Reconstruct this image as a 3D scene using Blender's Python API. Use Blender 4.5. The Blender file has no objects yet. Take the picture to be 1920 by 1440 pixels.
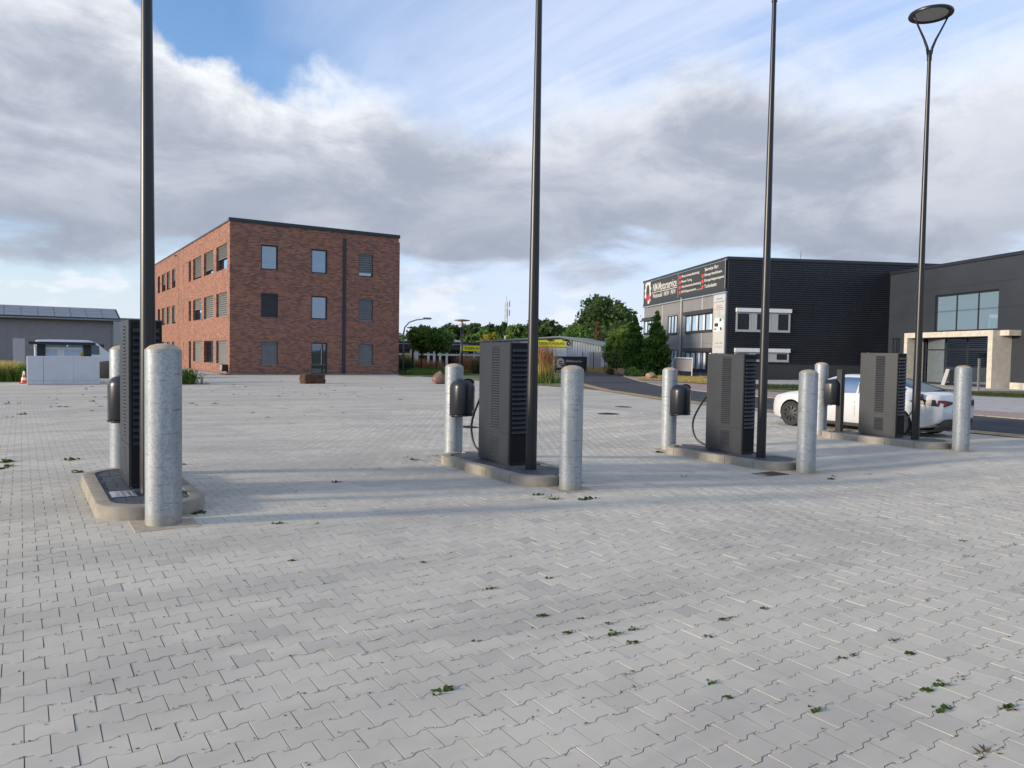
import bpy, bmesh, math, random
import numpy as np
from mathutils import Vector, Matrix
rnd = random.Random(7)
nr = np.random.default_rng(11)
SC = bpy.context.scene
COL = SC.collection
R = math.radians

# ------------------------------------------------------------------ camera
F_PX, CAMZ = 1425.0, 1.62
YAW, PITCH, ROLL = R(32.9), R(2.3), 0.0165
_f0 = Vector((math.sin(YAW), math.cos(YAW), 0)); _r0 = Vector((math.cos(YAW), -math.sin(YAW), 0)); _z = Vector((0, 0, 1))
FWD = _f0 * math.cos(PITCH) - _z * math.sin(PITCH)
_u0 = _z * math.cos(PITCH) + _f0 * math.sin(PITCH)
UP = _u0 * math.cos(ROLL) - _r0 * math.sin(ROLL)
RIGHT = _r0 * math.cos(ROLL) + _u0 * math.sin(ROLL)
EYE = Vector((0, 0, CAMZ))
cam_d = bpy.data.cameras.new('camera'); cam = bpy.data.objects.new('camera', cam_d); COL.objects.link(cam)
cam_d.sensor_width = 36; cam_d.sensor_fit = 'HORIZONTAL'; cam_d.lens = 36 * F_PX / 1920
cam_d.clip_start = 0.05; cam_d.clip_end = 6000
m3 = Matrix((RIGHT, UP, -FWD)).transposed().to_4x4(); m3.translation = EYE
cam.matrix_world = m3
SC.camera = cam

# ------------------------------------------------------------------ sun, sky, exposure
SUN_EL, SUN_AZ = R(12), R(-78)            # azimuth from +y towards +x
sun_d = bpy.data.lights.new('sun', 'SUN'); sun = bpy.data.objects.new('sun', sun_d); COL.objects.link(sun)
sun_d.energy = 2.2; sun_d.angle = R(5.5); sun_d.color = (1.0, 0.84, 0.66)
_sd = Vector((math.sin(SUN_AZ) * math.cos(SUN_EL), math.cos(SUN_AZ) * math.cos(SUN_EL), math.sin(SUN_EL)))
sun.rotation_euler = _sd.to_track_quat('Z', 'Y').to_euler()
SC.view_settings.view_transform = 'Standard'; SC.view_settings.look = 'None'
SC.view_settings.exposure = 1.19; SC.view_settings.gamma = 1.0; SC.view_settings.use_curve_mapping = False
SC.render.engine = 'CYCLES'; SC.cycles.use_denoising = True
SC.cycles.max_bounces = 6; SC.cycles.transparent_max_bounces = 8; SC.cycles.caustics_reflective = False; SC.cycles.caustics_refractive = False

class NT:
    """small helper to write node trees"""
    def __init__(s, tree): s.t = tree; tree.nodes.clear()
    def n(s, kind, **kw):
        nd = s.t.nodes.new(kind)
        ins = kw.pop('ins', {})
        for k, v in kw.items(): setattr(nd, k, v)
        for k, v in ins.items(): s.put(nd.inputs[k], v)
        return nd
    def put(s, sock, v):
        if isinstance(v, bpy.types.NodeSocket): s.t.links.new(v, sock)
        elif isinstance(v, bpy.types.Node): s.t.links.new(v.outputs[0], sock)
        else: sock.default_value = v
    def math(s, op, a, b=None, c=None, clamp=False):
        nd = s.n('ShaderNodeMath', operation=op, use_clamp=clamp)
        for i, v in enumerate((a, b, c)):
            if v is not None: s.put(nd.inputs[i], v)
        return nd.outputs[0]
    def mix(s, f, a, b):
        nd = s.n('ShaderNodeMix', data_type='RGBA')
        s.put(nd.inputs[0], f); s.put(nd.inputs[6], a); s.put(nd.inputs[7], b)
        return nd.outputs[2]
    def smooth(s, x, a, b, lo=0.0, hi=1.0):
        nd = s.n('ShaderNodeMapRange', interpolation_type='SMOOTHSTEP')
        for i, v in enumerate((x, a, b, lo, hi)): s.put(nd.inputs[i], v)
        return nd.outputs[0]
    def noise(s, vec, scale, detail=4, rough=0.5, dist=0.0, dims='3D'):
        nd = s.n('ShaderNodeTexNoise', noise_dimensions=dims)
        s.put(nd.inputs['Vector'], vec)
        for k, v in (('Scale', scale), ('Detail', detail), ('Roughness', rough), ('Distortion', dist)): s.put(nd.inputs[k], v)
        return nd.outputs[0]
    def ramp(s, f, stops):
        nd = s.n('ShaderNodeValToRGB'); el = nd.color_ramp.elements
        while len(el) < len(stops): el.new(0.5)
        for e, (p, c) in zip(el, stops): e.position = p; e.color = (*c, 1)
        s.put(nd.inputs[0], f)
        return nd.outputs[0]

def rgb(*c): return (*c, 1.0)

world = bpy.data.worlds.new('World'); SC.world = world; world.use_nodes = True
w = NT(world.node_tree)
tc = w.n('ShaderNodeTexCoord').outputs['Generated']
nrm = w.n('ShaderNodeVectorMath', operation='NORMALIZE', ins={0: tc}).outputs[0]
sep = w.n('ShaderNodeSeparateXYZ', ins={0: nrm})
sx, sy, sz = sep.outputs
sky = w.n('ShaderNodeTexSky', sky_type='NISHITA'); sky.sun_disc = False
sky.sun_elevation = SUN_EL; sky.sun_rotation = SUN_AZ % (2 * math.pi)
sky.air_density = 1.0; sky.dust_density = 1.2; sky.ozone_density = 2.0
el = w.math('MULTIPLY', w.math('ARCSINE', sz), 57.2958)                # elevation in degrees
az = w.math('MULTIPLY', w.math('ARCTAN2', sx, sy), 57.2958)            # azimuth from +y towards +x
# bank of cumulus that rings the horizon, with an uneven cauliflower top
warp = w.noise(nrm, 3.0, 9, 0.58, 0.15)
warp_s = w.noise(nrm, 11.0, 7, 0.6)
az_n = w.noise(w.n('ShaderNodeCombineXYZ', ins={0: w.math('MULTIPLY', w.math('SINE', w.math('MULTIPLY', az, 0.0174533)), 1.3), 1: w.math('MULTIPLY', w.math('COSINE', w.math('MULTIPLY', az, 0.0174533)), 1.3), 2: 4.7}).outputs[0], 1.0, 2, 0.5)
lift = w.math('MULTIPLY', w.smooth(az, 17.0, -4.0), 6.0)
lift = w.math('MULTIPLY', lift, w.smooth(az, -150.0, -60.0))
top = w.math('ADD', w.math('ADD', w.math('ADD', 18.0, w.smooth(az, 24.0, 40.0, 0.0, 3.0)), lift), w.math('MULTIPLY', w.math('SUBTRACT', az_n, 0.5), 6.0))
d = w.math('ADD', w.math('SUBTRACT', top, el), w.math('MULTIPLY', w.math('SUBTRACT', warp, 0.5), 15.0))
d = w.math('ADD', d, w.math('MULTIPLY', w.math('SUBTRACT', warp_s, 0.5), 3.6))
edge_w = w.smooth(az, 8.0, 34.0, 1.1, 5.0)                             # crisp top edge to the north, softer to the east
bank_top = w.smooth(d, 0.0, edge_w)
# ragged flat base of the bank, brighter hazy sky with small cumulus below it
cmb = w.n('ShaderNodeCombineXYZ', ins={0: sx, 1: sy, 2: w.math('MULTIPLY', sz, 3.4)}).outputs[0]
base_n = w.noise(cmb, 4.0, 7, 0.55, 0.2)
base = w.math('ADD', w.math('SUBTRACT', el, 6.6), w.math('MULTIPLY', w.math('SUBTRACT', base_n, 0.5), 13.0))
bank_low = w.smooth(base, -1.2, 1.4)
facing = w.math('COSINE', w.math('MULTIPLY', w.math('SUBTRACT', az, 33.0), 0.0174533))
bank = w.math('MULTIPLY', w.math('MULTIPLY', bank_top, bank_low), w.smooth(w.math('ADD', facing, w.math('MULTIPLY', w.math('SUBTRACT', warp, .5), .6)), -.30, .05))
puff_n = w.noise(w.n('ShaderNodeCombineXYZ', ins={0: sx, 1: sy, 2: w.math('MULTIPLY', sz, 2.4)}).outputs[0], 14.0, 7, 0.55)
puff = w.math('MULTIPLY', w.smooth(puff_n, 0.50, 0.64), 0.85)
# cloud shading: bright rim, grey body with billows, darker flat base
bil = w.noise(w.n('ShaderNodeCombineXYZ', ins={0: sx, 1: sy, 2: w.math('MULTIPLY', sz, 2.2)}).outputs[0], 6.0, 9, 0.60, 0.35)
rim = w.smooth(d, 6.5, 0.6)
low = w.smooth(base, 9.0, 0.5)
body = w.mix(w.smooth(bil, 0.34, 0.66), rgb(1.85, 2.05, 2.50), rgb(3.10, 3.25, 3.62))
body = w.mix(w.math('MULTIPLY', low, 0.55), body, rgb(1.55, 1.76, 2.22))
body = w.mix(w.math('MULTIPLY', rim, w.smooth(bil, 0.30, 0.62, 0.35, 1.0)), body, rgb(4.7, 4.8, 4.95))
# clear sky: blue overhead, streaked cirrus, milky towards the horizon
pl = w.n('ShaderNodeCombineXYZ', ins={0: w.math('DIVIDE', sx, w.math('ADD', sz, 0.10)), 1: w.math('DIVIDE', sy, w.math('ADD', sz, 0.10)), 2: 0.0}).outputs[0]
rot = w.n('ShaderNodeMapping', ins={'Vector': pl}); rot.inputs['Rotation'].default_value = (0, 0, R(62)); rot.inputs['Scale'].default_value = (1.7, 0.48, 1)
cir = w.noise(rot.outputs[0], 1.0, 8, 0.6, 1.6)
cir_big = w.noise(pl, 0.6, 4, 0.55)
off_gap = w.math('ABSOLUTE', w.math('SUBTRACT', az, -6.0))                # blue gap to the north; veil extended out of view to raise fill light
veil = w.smooth(w.math('ADD', off_gap, w.math('MULTIPLY', w.math('SUBTRACT', cir_big, .5), 34.0)), 19.0, 33.0, 0.08, 1.0)
cirrus = w.math('MULTIPLY', w.smooth(cir, 0.30, 0.70, .45, 1.0), veil)
cirrus = w.math('MULTIPLY', cirrus, 0.90)
hazy = w.smooth(el, 12.0, 0.0)
blue = w.n('ShaderNodeMix', data_type='RGBA', blend_type='MULTIPLY', ins={0: 1.0}); w.put(blue.inputs[6], sky.outputs[0]); w.put(blue.inputs[7], rgb(.80, 1.0, 1.25))
clear = w.mix(w.math('MULTIPLY', hazy, 0.88), blue.outputs[2], rgb(3.55, 3.85, 4.35))
clear = w.mix(cirrus, clear, rgb(3.25, 3.65, 4.6))
clear = w.mix(w.math('MULTIPLY', puff, w.smooth(el, 8.5, 4.0)), clear, rgb(3.9, 4.1, 4.5))
skyc = w.mix(bank, clear, body)
bg = w.n('ShaderNodeBackground', ins={'Color': skyc, 'Strength': 0.1})
w.n('ShaderNodeOutputWorld', ins={'Surface': bg.outputs[0]})

# ------------------------------------------------------------------ pixel -> place helpers
def ray(px, py): return FWD + RIGHT * ((px - 960) / F_PX) + UP * ((720 - py) / F_PX)
def hit_z(px, py, z=-0.13):
    dv = ray(px, py); t = (z - CAMZ) / dv.z
    return EYE + dv * t
def hit(px, py, p0, n):
    dv = ray(px, py); t = (Vector(p0) - EYE).dot(n) / dv.dot(n)
    return EYE + dv * t
def proj(p):
    v = Vector(p) - EYE; zc = v.dot(FWD)
    return (960 + F_PX * v.dot(RIGHT) / zc, 720 - F_PX * v.dot(UP) / zc, zc)

GX = [(-60, 0), (-2, 0), (1.03, .07), (5.57, 0), (10.1, -.12), (14.65, -.04), (17.6, -.19), (20.4, -.18), (24, -.13), (400, -.13)]
def _ss(t): t = min(1, max(0, t)); return t * t * (3 - 2 * t)
def G(x, y):
    v = GX[-1][1]
    for (a, va), (b, vb) in zip(GX, GX[1:]):
        if x < b:
            v = va if x < a else va + (vb - va) * (1 - math.cos(math.pi * (x - a) / (b - a))) / 2
            break
    v *= _ss((y - 3.2) / 3.6)
    t = _ss((y - 13) / 15)
    return v * (1 - t) - .13 * t

# ------------------------------------------------------------------ materials
MATS = {}
def M(name, base, rough=.6, metal=0.0, var=.12, scale=6.0, bump=0.0, bscale=None, spec=.5, stain=0.0, stain_col=None, stain_scale=1.5, coat=0.0, stretch=None):
    if name in MATS: return MATS[name]
    m = bpy.data.materials.new(name); m.use_nodes = True
    t = NT(m.node_tree)
    co = t.n('ShaderNodeTexCoord').outputs['Object']
    if stretch: co = t.n('ShaderNodeMapping', ins={'Vector': co, 'Scale': stretch}).outputs[0]
    n1 = t.noise(co, scale, 6, .6)
    c = t.mix(t.smooth(n1, .3, .7), rgb(*[b * (1 - var) for b in base]), rgb(*[min(1, b * (1 + var)) for b in base]))
    if stain:
        n2 = t.noise(co, stain_scale, 5, .65)
        c = t.mix(t.math('MULTIPLY', t.smooth(n2, .52, .72), stain), c, rgb(*(stain_col or [b * .55 for b in base])))
    p = t.n('ShaderNodeBsdfPrincipled', ins={'Base Color': c, 'Metallic': metal, 'Specular IOR Level': spec, 'Coat Weight': coat})
    t.put(p.inputs['Roughness'], t.math('ADD', rough - .06, t.math('MULTIPLY', n1, .12)))
    if bump:
        n3 = t.noise(co, bscale or scale * 4, 5, .6)
        t.put(p.inputs['Normal'], t.n('ShaderNodeBump', ins={'Height': n3, 'Strength': bump, 'Distance': .02}))
    t.n('ShaderNodeOutputMaterial', ins={'Surface': p.outputs[0]})
    MATS[name] = m
    return m

def glass_mat(name, tint=(.03, .04, .05), refl=.45, rough=.02, fk=1.0):
    m = bpy.data.materials.new(name); m.use_nodes = True; t = NT(m.node_tree)
    co = t.n('ShaderNodeTexCoord').outputs['Object']
    n = t.noise(co, .7, 2, .5)
    bump = t.n('ShaderNodeBump', ins={'Height': n, 'Strength': .03, 'Distance': .05})
    a = t.n('ShaderNodeBsdfDiffuse', ins={'Color': rgb(*tint)})
    b = t.n('ShaderNodeBsdfGlossy', ins={'Color': rgb(.68, .84, 1), 'Roughness': rough, 'Normal': bump.outputs[0]})  # gloss coloured blue to deepen the mirrored sky
    fr = t.n('ShaderNodeFresnel', ins={'IOR': 1.6})
    f = t.math('ADD', refl, t.math('MULTIPLY', fr.outputs[0], (1 - refl) * fk), clamp=True)
    mx = t.n('ShaderNodeMixShader', ins={0: f, 1: a.outputs[0], 2: b.outputs[0]})
    t.n('ShaderNodeOutputMaterial', ins={'Surface': mx.outputs[0]})
    return m

def leaf_mat(name, c1, c2, trans=.5):
    m = bpy.data.materials.new(name); m.use_nodes = True; t = NT(m.node_tree)
    g = t.n('ShaderNodeNewGeometry')
    co = t.n('ShaderNodeTexCoord').outputs['Object']
    n = t.noise(co, .55, 3, .6)
    f = t.math('ADD', t.math('MULTIPLY', g.outputs['Random Per Island'], .55), t.math('MULTIPLY', t.smooth(n, .3, .7), .45))
    c = t.mix(f, rgb(*c1), rgb(*c2))
    d1 = t.n('ShaderNodeBsdfPrincipled', ins={'Base Color': c, 'Roughness': .6, 'Specular IOR Level': .25})
    d2 = t.n('ShaderNodeBsdfTranslucent', ins={'Color': c})
    mx = t.n('ShaderNodeMixShader', ins={0: trans, 1: d1.outputs[0], 2: d2.outputs[0]})
    t.n('ShaderNodeOutputMaterial', ins={'Surface': mx.outputs[0]})
    return m

def brick_mat():
    m = bpy.data.materials.new('brick'); m.use_nodes = True; t = NT(m.node_tree)
    co = t.n('ShaderNodeTexCoord').outputs['Object']
    s = t.n('ShaderNodeSeparateXYZ', ins={0: co})
    uv = t.n('ShaderNodeCombineXYZ', ins={0: t.math('ADD', s.outputs[0], s.outputs[1]), 1: s.outputs[2], 2: 0.0}).outputs[0]
    def br(c1, c2, mo, bias):
        b = t.n('ShaderNodeTexBrick', offset=.5, offset_frequency=2, squash=1.0)
        for k, v in (('Vector', uv), ('Color1', rgb(*c1)), ('Color2', rgb(*c2)), ('Mortar', rgb(*mo)), ('Scale', 1.0), ('Mortar Size', .012), ('Mortar Smooth', .1), ('Bias', bias), ('Brick Width', .30), ('Row Height', .09)):
            t.put(b.inputs[k], v)
        return b
    b1 = br((.330, .158, .110), (.165, .088, .070), (.17, .13, .11), -.1)
    b2 = br((0, 0, 0), (1, 1, 1), (0, 0, 0), 0)
    b2.offset = .5
    patch = t.noise(uv, .5, 4, .6)
    dark = t.noise(t.n('ShaderNodeMapping', ins={'Vector': uv, 'Scale': (2.4, 9.0, 1)}).outputs[0], 1.0, 3, .6)
    c = t.mix(t.math('MULTIPLY', t.smooth(patch, .45, .68), .38), b1.outputs[0], rgb(.33, .14, .088))
    per = t.n('ShaderNodeSeparateColor', ins={0: b2.outputs[0]}).outputs[0]
    c = t.mix(t.math('MULTIPLY', t.smooth(per, .60, .82), .36), c, rgb(.075, .052, .050))
    c = t.mix(t.math('MULTIPLY', t.smooth(per, .22, .08), .45), c, rgb(.42, .20, .135))
    c = t.mix(t.math('MULTIPLY', t.smooth(dark, .58, .70), .40), c, rgb(.055, .042, .043))
    # lime bloom left by rain
    ef = t.noise(t.n('ShaderNodeMapping', ins={'Vector': uv, 'Scale': (3, .5, 1)}).outputs[0], 1.0, 5, .7)
    c = t.mix(t.math('MULTIPLY', t.smooth(ef, .62, .8), .3), c, rgb(.36, .28, .25))
    bump = t.n('ShaderNodeBump', ins={'Height': b1.outputs['Fac'], 'Strength': .8, 'Distance': -.012})
    p = t.n('ShaderNodeBsdfPrincipled', ins={'Base Color': c, 'Roughness': .85, 'Specular IOR Level': .25, 'Normal': bump.outputs[0]})
    t.n('ShaderNodeOutputMaterial', ins={'Surface': p.outputs[0]})
    return m

def paver_mat(name, mode):
    """concrete paver: mode 'single' (tone per object), 'mass' (tone per island of the mesh), 'sheet' (paver joints as texture, far away)"""
    m = bpy.data.materials.new(name); m.use_nodes = True; t = NT(m.node_tree)
    g = t.n('ShaderNodeNewGeometry'); pos = g.outputs['Position']
    if mode == 'single': tone = t.n('ShaderNodeObjectInfo').outputs['Random']
    elif mode == 'mass': tone = g.outputs['Random Per Island']
    else: tone = None
    big = t.noise(pos, .35, 5, .6); mid = t.noise(pos, 1.7, 4, .6); fine = t.noise(pos, 260, 3, .7); grit = t.noise(pos, 40, 4, .7)
    if tone is None:
        s = t.n('ShaderNodeSeparateXYZ', ins={0: pos})
        b = t.n('ShaderNodeTexBrick', offset=.5, offset_frequency=2, squash=1.0)
        for k, v in (('Vector', pos), ('Color1', rgb(.2, .2, .2)), ('Color2', rgb(.8, .8, .8)), ('Mortar', rgb(0, 0, 0)), ('Scale', 1.0), ('Mortar Size', .006), ('Mortar Smooth', .3), ('Bias', 0.0), ('Brick Width', .182), ('Row Height', .151)):
            t.put(b.inputs[k], v)
        tone = t.n('ShaderNodeSeparateColor', ins={0: b.outputs[0]}).outputs[0]
    c = t.ramp(tone, [(0, (.42, .392, .335)), (.05, (.498, .462, .380)), (.3, (.530, .490, .402)), (.7, (.552, .508, .417)), (.95, (.572, .524, .430)), (1, (.52, .485, .41))])
    lane = t.noise(t.n('ShaderNodeMapping', ins={'Vector': pos, 'Scale': (.10, .75, 1)}).outputs[0], 1.0, 5, .62)
    c = t.mix(t.math('MULTIPLY', t.smooth(lane, .47, .60), .70), c, rgb(.400, .370, .312))      # trodden, driven-over bands
    c = t.mix(t.math('MULTIPLY', t.smooth(big, .48, .62), .65), c, rgb(.405, .375, .318))       # damp patches
    c = t.mix(t.math('MULTIPLY', t.smooth(mid, .50, .68), .38), c, rgb(.60, .56, .465))         # sand rubbed over the stones
    c = t.mix(t.math('MULTIPLY', t.smooth(grit, .60, .72), .22), c, rgb(.28, .265, .25))
    c = t.mix(t.math('MULTIPLY', fine, .18), c, rgb(.34, .33, .32))
    p = t.n('ShaderNodeBsdfPrincipled', ins={'Base Color': c, 'Roughness': .88, 'Specular IOR Level': .22})
    if mode == 'sheet':
        c2 = t.mix(t.math('MULTIPLY', b.outputs['Fac'], .55), c, rgb(.16, .14, .12)); t.put(p.inputs['Base Color'], c2)
        bp = t.n('ShaderNodeBump', ins={'Height': b.outputs['Fac'], 'Strength': .5, 'Distance': -.01})
    else:
        bp = t.n('ShaderNodeBump', ins={'Height': t.math('ADD', fine, t.math('MULTIPLY', mid, 2.0)), 'Strength': .35, 'Distance': .003})
    t.put(p.inputs['Normal'], bp.outputs[0])
    t.n('ShaderNodeOutputMaterial', ins={'Surface': p.outputs[0]})
    return m

def galva_mat():
    m = bpy.data.materials.new('galvanised_steel'); m.use_nodes = True; t = NT(m.node_tree)
    tcn = t.n('ShaderNodeTexCoord'); co = tcn.outputs['Object']
    oi = t.n('ShaderNodeObjectInfo').outputs['Random']
    sh = t.n('ShaderNodeVectorMath', operation='ADD', ins={0: co, 1: t.n('ShaderNodeCombineXYZ', ins={0: t.math('MULTIPLY', oi, 9), 1: 0.0, 2: t.math('MULTIPLY', oi, 5)}).outputs[0]}).outputs[0]
    vo = t.n('ShaderNodeTexVoronoi', ins={'Vector': sh, 'Scale': 55.0}, distance='EUCLIDEAN')
    vd = t.n('ShaderNodeSeparateColor', ins={0: vo.outputs['Color']}).outputs[0]
    streak = t.noise(t.n('ShaderNodeMapping', ins={'Vector': sh, 'Scale': (9, 9, .9)}).outputs[0], 1.0, 6, .65)
    blot = t.noise(sh, 6.0, 6, .65)
    line = t.noise(t.n('ShaderNodeMapping', ins={'Vector': sh, 'Scale': (4, 4, 60)}).outputs[0], 1.0, 4, .6)
    c = t.ramp(streak, [(.25, (.20, .228, .252)), (.5, (.315, .345, .365)), (.75, (.425, .445, .45))])
    c = t.mix(t.math('MULTIPLY', t.smooth(vd, .35, .9), .60), c, rgb(.215, .245, .275))
    c = t.mix(t.math('MULTIPLY', t.smooth(blot, .55, .72), .6), c, rgb(.17, .20, .23))
    c = t.mix(t.math('MULTIPLY', t.smooth(line, .62, .70), .75), c, rgb(.075, .09, .11))
    z = t.n('ShaderNodeSeparateXYZ', ins={0: co}).outputs[2]
    foot = t.math('MULTIPLY', t.smooth(t.math('ADD', z, t.math('MULTIPLY', blot, .12)), .22, .04), .6)
    c = t.mix(foot, c, rgb(.30, .265, .195))                                                    # splashed dirt round the foot
    p = t.n('ShaderNodeBsdfPrincipled', ins={'Base Color': c, 'Metallic': .30, 'Specular IOR Level': .5})
    t.put(p.inputs['Roughness'], t.math('ADD', .40, t.math('MULTIPLY', vd, .16)))
    t.put(p.inputs['Normal'], t.n('ShaderNodeBump', ins={'Height': t.math('ADD', streak, line), 'Strength': .25, 'Distance': .004}))
    t.n('ShaderNodeOutputMaterial', ins={'Surface': p.outputs[0]})
    return m

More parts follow.
